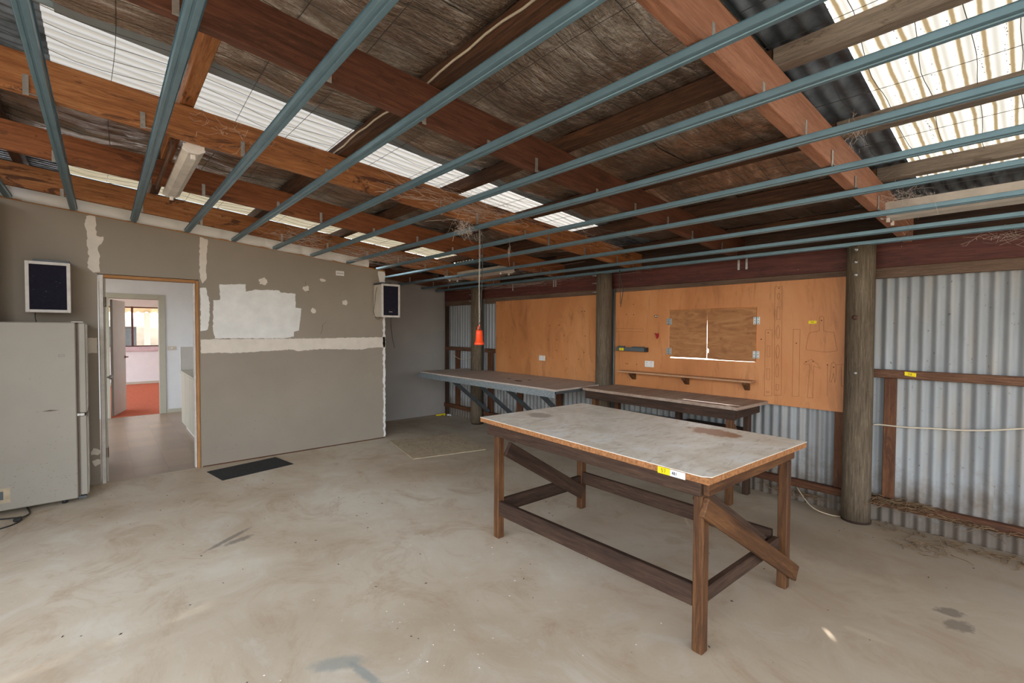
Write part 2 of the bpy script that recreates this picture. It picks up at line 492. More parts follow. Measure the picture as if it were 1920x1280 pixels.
def bar(name, p, q, wy, hz, mat, parent=None, bev=0.003, upv=(0, 0, 1), local=None):
    p, q = Vector(p), Vector(q)
    x = (q-p)
    L = x.length
    x.normalize()
    y = Vector(upv).cross(x).normalized()
    z = x.cross(y)
    M4 = Matrix.Translation((p+q)/2) @ Matrix((x, y, z)).transposed().to_4x4()
    if local is not None:
        M4 = local @ M4
    return link(name, box_mesh(L, wy, hz, bev), mat, parent, M4)

def mesh(name, verts, faces, mat, parent=None, M4=None, smooth=False):
    me = bpy.data.meshes.new(name)
    me.from_pydata([tuple(v) for v in verts], [], faces)
    me.update()
    return link(name, me, mat, parent, M4, smooth)

def prism_geo(poly, axis, a, b):
    """polygon in the two other axes extruded from a to b along axis"""
    n = len(poly)
    def P(u, v, t):
        return {'X': (t, u, v), 'Y': (u, t, v), 'Z': (u, v, t)}[axis]
    V = [P(u, v, a) for u, v in poly]+[P(u, v, b) for u, v in poly]
    Fc = [list(range(n))[::-1], [n+i for i in range(n)]]
    for i in range(n):
        j = (i+1) % n
        Fc.append([i, j, n+j, n+i])
    return V, Fc

def fixn(o):
    bm = bmesh.new()
    bm.from_mesh(o.data)
    bmesh.ops.recalc_face_normals(bm, faces=bm.faces)
    bm.to_mesh(o.data)
    bm.free()
    return o

def prism(name, poly, axis, a, b, mat, parent=None, M4=None):
    V, Fc = prism_geo(poly, axis, a, b)
    return fixn(mesh(name, V, Fc, mat, parent, M4))

def tube_geo(pts, r, n=6, V=None, Fc=None, caps=True):
    V = [] if V is None else V
    Fc = [] if Fc is None else Fc
    pts = [Vector(p) for p in pts]
    base = len(V)
    for i, p in enumerate(pts):
        t = (pts[min(i+1, len(pts)-1)]-pts[max(i-1, 0)]).normalized()
        a = Vector((0, 0, 1)) if abs(t.z) < 0.9 else Vector((1, 0, 0))
        u = t.cross(a).normalized()
        v = t.cross(u)
        rr = r[i] if isinstance(r, (list, tuple)) else r
        for k_ in range(n):
            an = 2*PI*k_/n
            V.append(tuple(p+u*math.cos(an)*rr+v*math.sin(an)*rr))
    for i in range(len(pts)-1):
        for k_ in range(n):
            a0 = base+i*n+k_
            a1 = base+i*n+(k_+1) % n
            Fc.append([a0, a1, a1+n, a0+n])
    if caps:
        Fc.append([base+k_ for k_ in range(n)][::-1])
        Fc.append([base+(len(pts)-1)*n+k_ for k_ in range(n)])
    return V, Fc

def tube(name, pts, r, mat, parent=None, n=6, smooth=True):
    V, Fc = tube_geo(pts, r, n)
    return fixn(mesh(name, V, Fc, mat, parent, None, smooth))

def lathe(name, prof, mat, parent=None, M4=None, n=20, smooth=True):
    """profile of (radius, z) turned about local Z"""
    V, Fc = [], []
    for (r, z) in prof:
        for k_ in range(n):
            a = 2*PI*k_/n
            V.append((r*math.cos(a), r*math.sin(a), z))
    for i in range(len(prof)-1):
        for k_ in range(n):
            a0, a1 = i*n+k_, i*n+(k_+1) % n
            Fc.append([a0, a1, a1+n, a0+n])
    Fc.append(list(range(n))[::-1])
    Fc.append([(len(prof)-1)*n+k_ for k_ in range(n)])
    return fixn(mesh(name, V, Fc, mat, parent, M4, smooth))

def lerp(a, b, t):
    return a+(b-a)*t

def smooth_pts(pts, sub=4, closed=False):
    """Catmull-Rom"""
    P = [Vector(p) for p in pts]
    n = len(P)
    out = []
    for i in range(n if closed else n-1):
        p0 = P[(i-1) % n] if closed else P[max(i-1, 0)]
        p1, p2 = P[i], P[(i+1) % n]
        p3 = P[(i+2) % n] if closed else P[min(i+2, n-1)]
        for j in range(sub):
            t = j/sub
            out.append(0.5*((2*p1)+(p2-p0)*t+(2*p0-5*p1+4*p2-p3)*t*t+(3*p1-p0-3*p2+p3)*t**3))
    if not closed:
        out.append(P[-1])
    return out

# roof geometry: the battens lie in the plane z = ZB(x), falling towards the right wall
def ZB(x):
    return 2.678-0.093*x

YB = 6.19          # front face of the plastered partition
XW = 4.80          # middle of the corrugated wall sheets
XE = 3.035         # right end of the partition
YR = 7.26          # recess wall
RX0, RX1 = -1.55, 5.02   # roof extent
RY0, RY1 = -3.9, 7.35

# ================================================================== STRUCTURE
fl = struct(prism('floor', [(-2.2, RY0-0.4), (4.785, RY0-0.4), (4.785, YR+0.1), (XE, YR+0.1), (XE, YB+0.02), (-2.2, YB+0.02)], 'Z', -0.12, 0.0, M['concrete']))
g = mesh('ground', [(-60, -60, -0.14), (60, -60, -0.14), (60, 60, -0.14), (-60, 60, -0.14)], [[0, 1, 2, 3]], M['ground'])
struct(g)

# ---- partition with the doorway
DX0, DX1, DZ = -0.042, 0.802, 2.108
T = 0.0
def top(x):
    return ZB(x)-0.004
V, Fc = [], []
for poly in ([(-1.55, 0), (DX0, 0), (DX0, top(DX0)), (-1.55, top(-1.55))],
             [(DX0, DZ), (DX1, DZ), (DX1, top(DX1)), (DX0, top(DX0))],
             [(DX1, 0), (XE, 0), (XE, top(XE)), (DX1, top(DX1))]):
    v, f = prism_geo(poly, 'Y', YB, YB+0.10)
    b = len(V)
    V += v
    Fc += [[i+b for i in q] for q in f]
wb = struct(fixn(mesh('wall_back', V, Fc, M['plaster'])))

def ragged(name, poly, mat, parent, y=YB, th=0.0025, jit=0.006, step=0.02, seed=0):
    """a patch of filler or paint with a ragged edge, proud of the wall face"""
    rnd = random.Random(seed)
    pts = []
    n = len(poly)
    for i in range(n):
        a, b = Vector(poly[i]), Vector(poly[(i+1) % n])
        m = max(1, int((b-a).length/step))
        nr = Vector((-(b-a).y, (b-a).x)).normalized() if (b-a).length else Vector((0, 0))
        for j in range(m):
            pts.append(tuple(a.lerp(b, j/m)+nr*rnd.uniform(-jit, jit)))
    return prism(name, pts, 'Y', y-th, y+0.001, mat, parent)

PA = [(1.0, 2.068), (1.263, 2.092), (1.266, 2.001), (1.367, 2.031), (1.635, 2.04), (1.645, 2.014), (1.818, 2.011), (1.821, 1.837), (1.89, 1.824), (1.858, 1.543), (1.798, 1.527), (1.797, 1.468), (1.671, 1.451), (0.951, 1.453), (0.931, 1.551), (0.938, 1.887), (1.004, 1.896)]
PBp = [(-0.114, 2.668), (-0.045, 2.672), (-0.04, 2.478), (0.012, 2.48), (0.007, 2.425), (-0.027, 2.39), (-0.027, 2.341), (-0.021, 2.282), (-0.019, 2.123), (-0.071, 2.112), (-0.114, 2.164), (-0.098, 2.274), (-0.111, 2.38), (-0.106, 2.469), (-0.123, 2.584)]
PC = [(0.817, 2.58), (0.893, 2.57), (0.873, 2.276), (0.88, 2.136), (0.837, 2.07), (0.812, 2.12), (0.814, 2.271)]
PC2 = [(0.816, 2.022), (0.87, 2.025), (0.9, 1.875), (0.901, 1.713), (0.883, 1.551), (0.815, 1.535)]
PD = [(0.815, 1.444), (1.37, 1.444), (2.12, 1.444), (3.034, 1.455), (3.034, 1.309), (2.808, 1.303), (2.699, 1.283), (2.119, 1.305), (1.854, 1.284), (1.759, 1.307), (1.311, 1.286), (1.091, 1.28), (1.037, 1.288), (0.882, 1.289), (0.814, 1.288)]
PE = [(-0.30, 1.459), (-0.05, 1.469), (-0.048, 1.32), (-0.30, 1.306)]
for i, (pp, mt, jt) in enumerate(((PA, 'primer', 0.004), (PBp, 'filler', 0.006), (PC, 'filler', 0.006), (PC2, 'primer', 0.005), (PD, 'filler', 0.004), (PE, 'filler', 0.003))):
    ragged('plaster_patch', pp, M[mt], wb, seed=i, jit=jt)
for i, (x, z, r) in enumerate([(1.455, 2.14, 0.045), (2.156, 2.205, 0.035), (1.95, 2.081, 0.035), (2.041, 1.804, 0.032), (2.454, 1.925, 0.035), (-0.075, 0.33, 0.035), (-0.07, 0.22, 0.03)]):
    ragged('plaster_patch', [(x+r*math.cos(a)*1.1, z+r*math.sin(a)*(0.6 if i == 1 else 1)) for a in [j*PI/5 for j in range(10)]], M['filler'], wb, seed=20+i, jit=0.009, step=0.012)
ragged('plaster_patch', [(XE-0.03, 0.02), (XE, 0.02), (XE, top(XE)-0.01), (XE-0.11, top(XE)-0.005), (XE-0.09, top(XE)-0.12), (XE-0.035, 2.0)], M['primer'], wb, seed=40, jit=0.008, step=0.03)
bar('top_plate', (-1.5, YB+0.045, top(-1.5)+0.006), (XE, YB+0.045, top(XE)+0.006), 0.10, 0.014, M['raw_jamb'], wb)
box('bottom_plate', (DX1+0.02, YB-0.004, 0.0), (XE-0.01, YB+0.003, 0.012), M['stud'], wb, 0.001)

V, Fc = [], []
rs_ = random.Random(31)
for i in range(90):
    x = rs_.uniform(0.85, 3.0)
    z = rs_.uniform(0.05, 1.25) if i < 60 else rs_.uniform(1.5, 2.2)
    L, a = rs_.uniform(0.003, 0.022), rs_.uniform(-0.6, 0.6)+(1.2 if i % 7 == 0 else 0)
    h_ = rs_.uniform(0.0012, 0.003)
    k0 = len(V)
    V += [(x, YB-0.0006, z), (x+L*math.cos(a), YB-0.0006, z+L*math.sin(a)), (x+L*math.cos(a), YB-0.0006, z+L*math.sin(a)+h_), (x, YB-0.0006, z+h_)]
    Fc.append([k0, k0+1, k0+2, k0+3])
for ln in (((1.94, 2.17), (1.955, 2.10), (1.985, 2.03)), ((2.155, 1.62), (2.150, 1.56), (2.13, 1.50)), ((2.20, 1.66), (2.155, 1.615), (2.15, 1.60))):
    for (x0_, z0_), (x1_, z1_) in zip(ln[:-1], ln[1:]):
        k0 = len(V)
        V += [(x0_-0.002, YB-0.0006, z0_), (x1_-0.002, YB-0.0006, z1_), (x1_+0.002, YB-0.0006, z1_), (x0_+0.002, YB-0.0006, z0_)]
        Fc.append([k0, k0+1, k0+2, k0+3])
o = mesh('scuff_marks', V, Fc, M['plank'], wb)
o['kind'] = 'stuff'

# ---- return wall and recess wall
wr = struct(prism('wall_return', [(YB+0.10, 0), (YR, 0), (YR, top(XE)), (YB+0.10, top(XE))], 'X', XE-0.10, XE-0.005, M['plaster2']))
rc = setting('wall_recess')
prism('backing', [(XE-0.1, -0.1), (4.83, -0.1), (4.83, top(4.83)+0.334), (XE-0.1, top(XE-0.1)+0.334)], 'Y', YR+0.012, YR+0.09, M['plaster2'], rc)
prism('wallboard', [(XE-0.1, 0.008), (4.735, 0.008), (4.735, 1.545), (XE-0.1, 1.545)], 'Y', YR, YR+0.011, M['plaster2'], rc)
prism('wallboard', [(XE-0.1, 1.549), (4.735, 1.549), (4.735, top(4.735)), (XE-0.1, top(XE-0.1))], 'Y', YR, YR+0.011, M['plaster2'], rc)
ls = struct(box('trim_1', (-0.760, 5.96, 0.0), (-0.700, YB-0.004, 2.70), M['stud']))
wl = struct(box('wall_left', (-1.53, 4.3, 0.0), (-1.43, YB-0.004, 2.78), M['plaster']))

# ---- door_1: the doorway in the partition, its frame and the leaf folded back inside
d1 = setting('door_1', (0.38, YB, 0))
box('door_frame', (DX0+0.012, YB-0.012, 0.0), (DX0+0.044, YB+0.115, DZ-0.012), M['white_paint'], d1)
box('door_frame', (DX1-0.030, YB-0.012, 0.0), (DX1-0.002, YB+0.115, DZ-0.012), M['raw_jamb'], d1)
box('door_frame', (DX0+0.045, YB-0.012, DZ-0.036), (DX1-0.031, YB+0.115, DZ-0.006), M['raw_jamb'], d1)
box('door_stop', (DX0+0.045, YB+0.03, 0.0), (DX0+0.062, YB+0.115, DZ-0.037), M['olive'], d1)
box('door_stop', (DX1-0.046, YB+0.03, 0.0), (DX1-0.031, YB+0.115, DZ-0.037), M['white_paint'], d1)
leaf = box('door_leaf', (-0.034, YB+0.125, 0.01), (0.004, YB+0.92, 2.04), M['white_paint'], d1)
lathe('door_knob', [(0.008, 0.0), (0.010, 0.03), (0.026, 0.04), (0.029, 0.055), (0.022, 0.068), (0.0, 0.071)], M['chrome'], leaf, Matrix.Translation((0.004, YB+0.86, 1.0)) @ Matrix.Rotation(PI/2, 4, 'Y'))
for z in (0.25, 1.78):
    box('hinge', (DX0+0.044, YB+0.03, z), (DX0+0.066, YB+0.11, z+0.1), M['rust'], d1, 0.001)

# ---- rooms beyond the doorway
kit = struct(box('floor', (-1.3, YB+0.02, -0.12), (1.75, 10.62, 0.0), M['vinyl'], None, 0))
car = struct(box('floor', (-1.5, 10.62, -0.12), (3.2, 16.7, 0.004), M['carpet'], None, 0))
KY = 10.6
HX0, HX1, HZ = 0.055, 0.775, 2.085
V, Fc = [], []
for poly in ([(-1.3, 0), (HX0, 0), (HX0, 2.45), (-1.3, 2.45)], [(HX0, HZ), (HX1, HZ), (HX1, 2.45), (HX0, 2.45)], [(HX1, 0), (1.75, 0), (1.75, 2.45), (HX1, 2.45)]):
    v, f = prism_geo(poly, 'Y', KY, KY+0.10)
    b = len(V)
    V += v
    Fc += [[i+b for i in q] for q in f]
wk = struct(fixn(mesh('wall_kitchen', V, Fc, M['room_white'])))
struct(box('wall_kitchen_side', (1.72, YB+0.11, 0.0), (1.82, KY-0.005, 2.45), M['room_white'], None, 0))
struct(box('wall_kitchen_left', (-1.30, YB+0.11, 0.0), (-1.20, 7.7, 2.45), M['room_white'], None, 0))
struct(box('ceiling_kitchen', (-1.3, YB+0.11, 2.452), (1.82, KY+0.1, 2.52), M['room_white'], None, 0))
struct(box('baseboard_kitchen', (HX1+0.08, KY-0.016, 0.0), (1.71, KY-0.001, 0.075), M['olive']))
d2 = setting('door_2', (0.4, KY, 0))
for x0, x1 in ((HX0-0.02, HX0+0.02), (HX1-0.02, HX1+0.075)):
    box('door_frame', (x0, KY-0.02, 0.0), (x1, KY+0.115, HZ+(0.09 if x1 > 0.5 else 0.0)), M['olive'], d2)
box('door_frame', (HX0-0.02, KY-0.02, HZ), (HX1-0.021, KY+0.115, HZ+0.09), M['olive'], d2)
ang = math.radians(76)
LM = Matrix.Translation((HX0+0.03, KY+0.14, 0)) @ Matrix.Rotation(ang, 4, 'Z')
lf2 = box('door_leaf', (0.0, -0.038, 0.012), (0.78, 0.0, 2.07), M['door_leaf'], d2, 0.003, LM)
hp = LM @ Vector((0.72, -0.04, 1.02))
lathe('door_handle', [(0.026, 0.0), (0.026, 0.006), (0.010, 0.008), (0.010, 0.05), (0.0, 0.052)], M['rust'], lf2, Matrix.Translation(hp) @ Matrix.Rotation(ang, 4, 'Z') @ Matrix.Rotation(PI/2, 4, 'X'))
bar('door_handle', LM @ Vector((0.735, -0.082, 1.02)), LM @ Vector((0.62, -0.082, 1.02)), 0.016, 0.016, M['rust'], lf2)

FY = 16.6
WX0, WX1, WZ0, WZ1 = -0.4, 2.3, 1.05, 2.17
V, Fc = [], []
for poly in ([(-1.5, 0), (3.2, 0), (3.2, WZ0), (-1.5, WZ0)], [(-1.5, WZ1), (3.2, WZ1), (3.2, 2.6), (-1.5, 2.6)], [(-1.5, WZ0), (WX0, WZ0), (WX0, WZ1), (-1.5, WZ1)], [(WX1, WZ0), (3.2, WZ0), (3.2, WZ1), (WX1, WZ1)]):
    v, f = prism_geo(poly, 'Y', FY, FY+0.12)
    b = len(V)
    V += v
    Fc += [[i+b for i in q] for q in f]
struct(box('ceiling_far', (-1.5, KY+0.11, 2.602), (3.2, FY+0.12, 2.66), M['room_white'], None, 0))
struct(box('wall_far_left', (-1.6, KY+0.12, 0.005), (-1.5, 11.8, 2.6), M['room_white'], None, 0))
struct(fixn(mesh('wall_far', V, Fc, M['room_white'])))
struct(box('wall_far_side', (3.1, KY+0.12, 0.005), (3.2, FY-0.005, 2.6), M['room_white'], None, 0))
struct(box('baseboard_far', (-1.4, FY-0.016, 0.006), (3.09, FY-0.001, 0.075), M['olive']))
w1 = setting('window_1', (0.9, FY, WZ0))
for x in (WX0+0.03, 0.60, 1.5, WX1-0.03):
    box('window_frame', (x-0.024, FY+0.02, WZ0), (x+0.024, FY+0.07, WZ1), M['maroon'], w1)
for z in (WZ0, WZ1-0.04):
    box('window_frame', (WX0+0.06, FY+0.025, z), (WX1-0.06, FY+0.065, z+0.035), M['maroon'], w1)
box('pane', (WX0+0.05, FY+0.042, WZ0+0.03), (WX1-0.05, FY+0.046, WZ1-0.03), M['glass'], w1, 0)
box('window_sill', (WX0-0.05, FY-0.06, WZ0-0.12), (WX1+0.05, FY-0.001, WZ0-0.004), M['pink'], w1)

# ---- ceiling: roof sheets, foil and safety mesh
ceil = setting('ceiling', (2, 3, 2.8))
def corr_roof(name, y0, y1, x0, x1, off, mat, nx=10):
    V, Fc = [], []
    ny = int((y1-y0)/0.0762*8)
    for i in range(ny+1):
        y = lerp(y0, y1, i/ny)
        z = 0.009*math.cos(2*PI*y/0.0762)
        for j in range(nx+1):
            x = lerp(x0, x1, j/nx)
            V.append((x, y, ZB(x)+off+z))
    for i in range(ny):
        for j in range(nx):
            a = i*(nx+1)+j
            Fc.append([a, a+1, a+nx+2, a+nx+1])
    return mesh(name, V, Fc, mat, ceil, None, True)

ROFF = 0.345
S1 = (-0.34, 0.56)
S2 = (3.02, 3.84)
S3 = (5.28, 6.14)
def iron(y0, y1, x0=RX0, x1=RX1, m='blue_iron'):
    n = max(1, round((y1-y0)/0.762))
    for i in range(n):
        corr_roof('roof_sheet', lerp(y0, y1, i/n), lerp(y0, y1, (i+1)/n), x0, x1, ROFF, M[m], 2)
iron(RY0, S1[0])
iron(S1[1], 0.82, m='dark_iron')
iron(0.82, S2[0])
iron(S2[1], S3[0])
iron(S3[1], RY1)
iron(S2[0], S2[1], RX0, -0.20, 'dark_iron')
iron(S2[0], S2[1], 4.11, RX1, 'dark_iron')
iron(S3[0], S3[1], RX0, -0.26, 'dark_iron')
iron(S3[0], S3[1], 4.21, RX1, 'dark_iron')
iron(S1[0], S1[1], 4.34, RX1, 'dark_iron')

PURL = [-0.52, 0.385, 1.29, 2.225, 3.06, 3.86, 4.66]
def foil(y0, y1, seed):
    V, Fc = [], []
    nx, ny = 170, max(6, int((y1-y0)/0.04))
    for i in range(ny+1):
        y = lerp(y0, y1, i/ny)
        for j in range(nx+1):
            x = lerp(RX0+0.02, RX1-0.02, j/nx)
            d = min(abs(x-p) for p in PURL)
            sag = 0.030*min(1.0, d/0.42)**1.3
            wr_ = noise.noise(Vector((x*1.6, y*7, seed)))*0.010+noise.noise(Vector((x*5, y*22, seed+5)))*0.0045
            V.append((x, y, ZB(x)+0.330-sag-0.004+wr_*min(1, d/0.06)*0.9-0.008))
    for i in range(ny):
        for j in range(nx):
            a = i*(nx+1)+j
            Fc.append([a, a+1, a+nx+2, a+nx+1])
    return mesh('foil_sheet', V, Fc, M['foil'], ceil, None, True)
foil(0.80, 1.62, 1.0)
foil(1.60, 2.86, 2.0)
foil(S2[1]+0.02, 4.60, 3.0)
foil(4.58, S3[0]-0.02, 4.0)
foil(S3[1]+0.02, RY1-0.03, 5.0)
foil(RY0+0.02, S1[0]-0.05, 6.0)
V, Fc = [], []
rw = random.Random(3)
def mz(x):
    d = min(abs(x-p) for p in PURL)
    return ZB(x)+0.318-0.045*min(1.0, d/0.42)**1.2
y = RY0+0.05
while y < RY1-0.05:
    ph = rw.uniform(0, 6)
    tube_geo([(x, y+0.012*math.sin(x*3+ph)+0.006*math.sin(x*9+ph*2), mz(x)-0.004+0.004*math.sin(7*x+ph)) for x in [lerp(RX0+0.05, RX1-0.05, i/60) for i in range(61)]], 0.0016, 3, V, Fc, False)
    y += 0.15
x = RX0+0.1
while x < RX1-0.1:
    ph = rw.uniform(0, 6)
    xx = x
    tube_geo([(xx+0.012*math.sin(t*3+ph), t, mz(xx)-0.004+0.004*math.sin(5*t+ph)) for t in [lerp(RY0+0.05, RY1-0.05, i/60) for i in range(61)]], 0.0016, 3, V, Fc, False)
    x += 0.30
o = mesh('safety_mesh', V, Fc, M['cable'], ceil)
o['kind'] = 'stuff'
# the strips of dirt-stained flashing along the skylights
for (yy, x0, x1, m) in ((2.94, -0.15, 4.1, 'blue_iron'),):
    bar('flashing_strip', (x0, yy, ZB(x0)+0.325), (x1, yy, ZB(x1)+0.325), 0.15, 0.003, M[m], ceil, 0)

# skylights: translucent corrugated sheets, each a thing of its own
def skylight(y0, y1, x0, x1, mat, label):
    V, Fc = [], []
    ny, nx = int((y1-y0)/0.0762*10), 24
    for i in range(ny+1):
        y = lerp(y0, y1, i/ny)
        z = 0.010*math.cos(2*PI*y/0.0762)
        for j in range(nx+1):
            xx = lerp(x0, x1, j/nx)
            V.append((xx, y, ZB(xx)+ROFF+0.004+z))
    for i in range(ny):
        for j in range(nx):
            a = i*(nx+1)+j
            Fc.append([a, a+1, a+nx+2, a+nx+1])
    return tag(mesh('skylight_sheet', V, Fc, mat, None, None, True), label, 'skylight', 'translucent roof sheets')
big_sky = skylight(S1[0], S1[1], RX0, 4.40, M['poly_cream'], 'bright cream corrugated skylight sheet with rows of black dirt, above the pale red rafter')
skylight(S2[0], S2[1], -0.24, 4.15, M['poly_white'], 'white corrugated skylight strip between foil and the stained orange rafter')
skylight(S3[0], S3[1], -0.30, 4.25, M['poly_tan'], 'narrow-looking cream skylight strip above the last rafter before the plastered wall')

# rows of dirt caught in the corrugations of the big skylight
V, Fc = [], []
rd = random.Random(17)
i = 0
while True:
    yv = S1[0]+0.02+0.0762*i
    if yv > S1[1]-0.03:
        break
    i += 1
    yv = round(yv/0.0762)*0.0762+0.026
    x = RX0+0.3
    while x < 4.3:
        x += rd.uniform(0.004, 0.06)*(1.0+1.5*noise.noise(Vector((x*1.3, i*3.1, 0)))) + 0.002
        if noise.noise(Vector((x*1.1, i*5.3, 4))) < -0.05:
            continue
        s_ = rd.uniform(0.002, 0.006)
        yy = yv+rd.gauss(0, 0.004)
        z = ZB(x)+ROFF+0.004+0.010*math.cos(2*PI*yy/0.0762)-0.0015
        k0 = len(V)
        V += [(x-s_, yy, z), (x, yy+s_*0.7, z), (x+s_*1.2, yy+0.001, z), (x+0.001, yy-s_*0.6, z-0.001)]
        Fc.append([k0, k0+1, k0+2, k0+3])
o = mesh('dirt_crumbs', V, Fc, M['debris'], big_sky)
o['kind'] = 'stuff'

# rafters
RAFT = [((-1.5, 0.905), (4.95, 0.640), 'rafter_pink', 'pale pinkish-red rafter lit by the big bright skylight', 0.056),
        ((-1.5, 2.115), (4.95, 1.915), 'rafter_red', 'dark red-brown rafter running past the big foil panel', 0.052),
        ((-1.5, 3.415), (4.95, 3.080), 'rafter', 'stained orange rafter beside the white skylight strip', 0.05),
        ((-1.5, 4.600), (4.95, 4.300), 'rafter_mid', 'orange-brown rafter carrying the far end of the hanging tube light', 0.05),
        ((-1.5, 5.715), (4.95, 5.690), 'rafter', 'orange rafter nearest the plastered wall, blotched with dark bleed stains', 0.05),
        ((3.10, 6.98), (4.95, 6.96), 'rafter_red', 'short rafter over the recess behind the plastered wall', 0.05)]
def raft_y(r, x):
    (x0, y0), (x1, y1) = r[0], r[1]
    return y0+(y1-y0)*(x-x0)/(x1-x0)
for r in RAFT:
    (x0, y0), (x1, y1) = r[0], r[1]
    t = r[4]
    o = bar('roof_rafter', (x0, y0+t/2, ZB(x0)+0.13), (x1, y1+t/2, ZB(x1)+0.13), t, 0.196, M[r[2]], None, 0.003)
    tag(o, r[3], 'rafter', 'roof rafters')

# purlins
pl_lab = ['purlin at the upper left edge of the roof', 'orange block-like purlin above the hanging tube light', 'smoke-dark purlin with a pale cable clipped along it',
          'second dark purlin down the foil slope, grey and weathered at its skylight end', 'third dark purlin down the foil slope, above the low steel battens', 'fourth dark purlin down the foil slope, close to the dark beam', 'lowest purlin, directly over the dark red wall beam']
for i, x in enumerate(PURL):
    t = thing('roof_purlin', pl_lab[i], 'purlin', (x, 3, ZB(x)+0.23), 0, 'roof purlins')
    ra, rb_ = 0.905-0.0411*(x+1.5)+0.028, 4.6-0.0465*(x+1.5)+0.025
    cuts = [RY0+0.05, ra, rb_, RY1-0.06]
    for j in range(3):
        m = M['grey_purlin'] if j == 0 else M['purlin']
        if i == 1 and j == 1:
            m = M['rafter']
        box('timber_length', (x-0.035, cuts[j]+0.002, ZB(x)+0.233), (x+0.035, cuts[j+1]-0.002, ZB(x)+0.318), m, t, 0.004)
x = PURL[2]
pts = []
yy = -0.8
i = 0
while yy < 4.0:
    pts.append((x-0.040, yy, ZB(x)+0.262+0.010*math.sin(yy*5)+(0.008 if i % 3 else 0)))
    yy += 0.12
    i += 1
tag(tube('purlin_cable', pts, 0.006, M['white_cable']), 'pale cable clipped along the smoke-dark purlin', 'cable')

# ---- right wall
wrt = setting('wall_right', (XW, 3, 0))
def sheet(y0, y1, z0, z1):
    V, Fc = [], []
    n = max(4, int((y1-y0)/0.0762*10))
    nz_ = 4
    for i in range(n+1):
        y = lerp(y0, y1, i/n)
        x = XW+0.0105*math.cos(2*PI*y/0.0762)
        for j in range(nz_+1):
            V.append((x+0.0015*noise.noise(Vector((y*2, j*1.3, 0))), y, lerp(z0, z1, j/nz_)))
    for i in range(n):
        for j in range(nz_):
            a = i*(nz_+1)+j
            Fc.append([a, a+1, a+nz_+2, a+nz_+1])
    return mesh('corrugated_sheet', V, Fc, M['zinc'], wrt, None, True)
HY0, HY1, HZ0, HZ1 = 1.74, 2.86, 1.225, 1.86
edges = [-3.85, -3.07, -2.31, -1.55, -0.79, -0.03, 0.17, 0.93, HY0]
for a, b in zip(edges[:-1], edges[1:]):
    sheet(a, b, -0.10, 2.30)
sheet(HY0, HY1, -0.10, HZ0)
sheet(HY0, HY1, HZ1, 2.30)
edges = [HY1, 3.5, 4.26, 5.02, 5.78, 6.54, 7.30]
for a, b in zip(edges[:-1], edges[1:]):
    sheet(a, b, -0.10, 2.30)
GX0, GX1 = 4.746, 4.788
poles = [(0.948, 0.098), (3.527, 0.098), (6.125, 0.096)]
spans = [(RY0+0.1, 0.90), (0.99, 3.48), (3.575, 6.06), (6.19, 7.25)]
for i, (a, b) in enumerate(spans):
    box('girt', (GX0, a, 1.998), (GX1, b, 2.0825), M['plank'], wrt, 0.004)
    box('girt', (GX0-(0.006 if i == 0 else 0), a, 1.190), (GX1, b, 1.256), M['girt'], wrt, 0.006)
    box('girt', (GX0-0.02, a, 0.143), (GX1, b, 0.208), M['stud'], wrt, 0.006)
for y0, y1 in ((0.722, 0.800), (-0.62, -0.545), (5.86, 5.985), (6.80, 6.915), (5.14, 5.26), (4.33, 4.44), (1.065, 1.135)):
    box('stud', (GX0+0.004, y0, 0.21), (GX1-0.002, y1, 1.188), M['stud'], wrt, 0.004)
box('stud', (GX0+0.004, 7.16, 0.0), (GX1-0.002, 7.25, 2.0), M['table_dark'], wrt, 0.004)
box('eave_board', (4.775, RY0+0.05, 2.30), (4.795, RY1-0.05, ZB(4.795)+0.334), M['table_dark'], wrt, 0.002)

# wall beam in lengths from pole to pole
tb = thing('timber_beam', 'dark red timber beam bolted along the top of the right wall', 'beam', (4.765, 3, 2.083))
for a, b in ((RY0+0.1, 0.946), (0.948, 3.526), (3.528, 7.25)):
    box('beam_length', (4.745, a, 2.083), (4.790, b, 2.290), M['beam'], tb, 0.003)
for y in (1.963, 1.887, 4.485, 4.444, 5.35):
    b_ = box('hanger_strap', (4.739, y-0.010, 2.17), (4.745, y+0.010, 2.285), M['bolt'], tb, 0.001)
rb = random.Random(9)
for i in range(26):
    y = rb.uniform(-0.3, 7.0)
    z = rb.uniform(2.11, 2.26)
    mesh('nail', [(4.7445, y-0.003, z-0.003), (4.7445, y+0.003, z-0.003), (4.741, y, z+0.003)], [[0, 1, 2]], M['bolt'], tb) if i < 10 else None

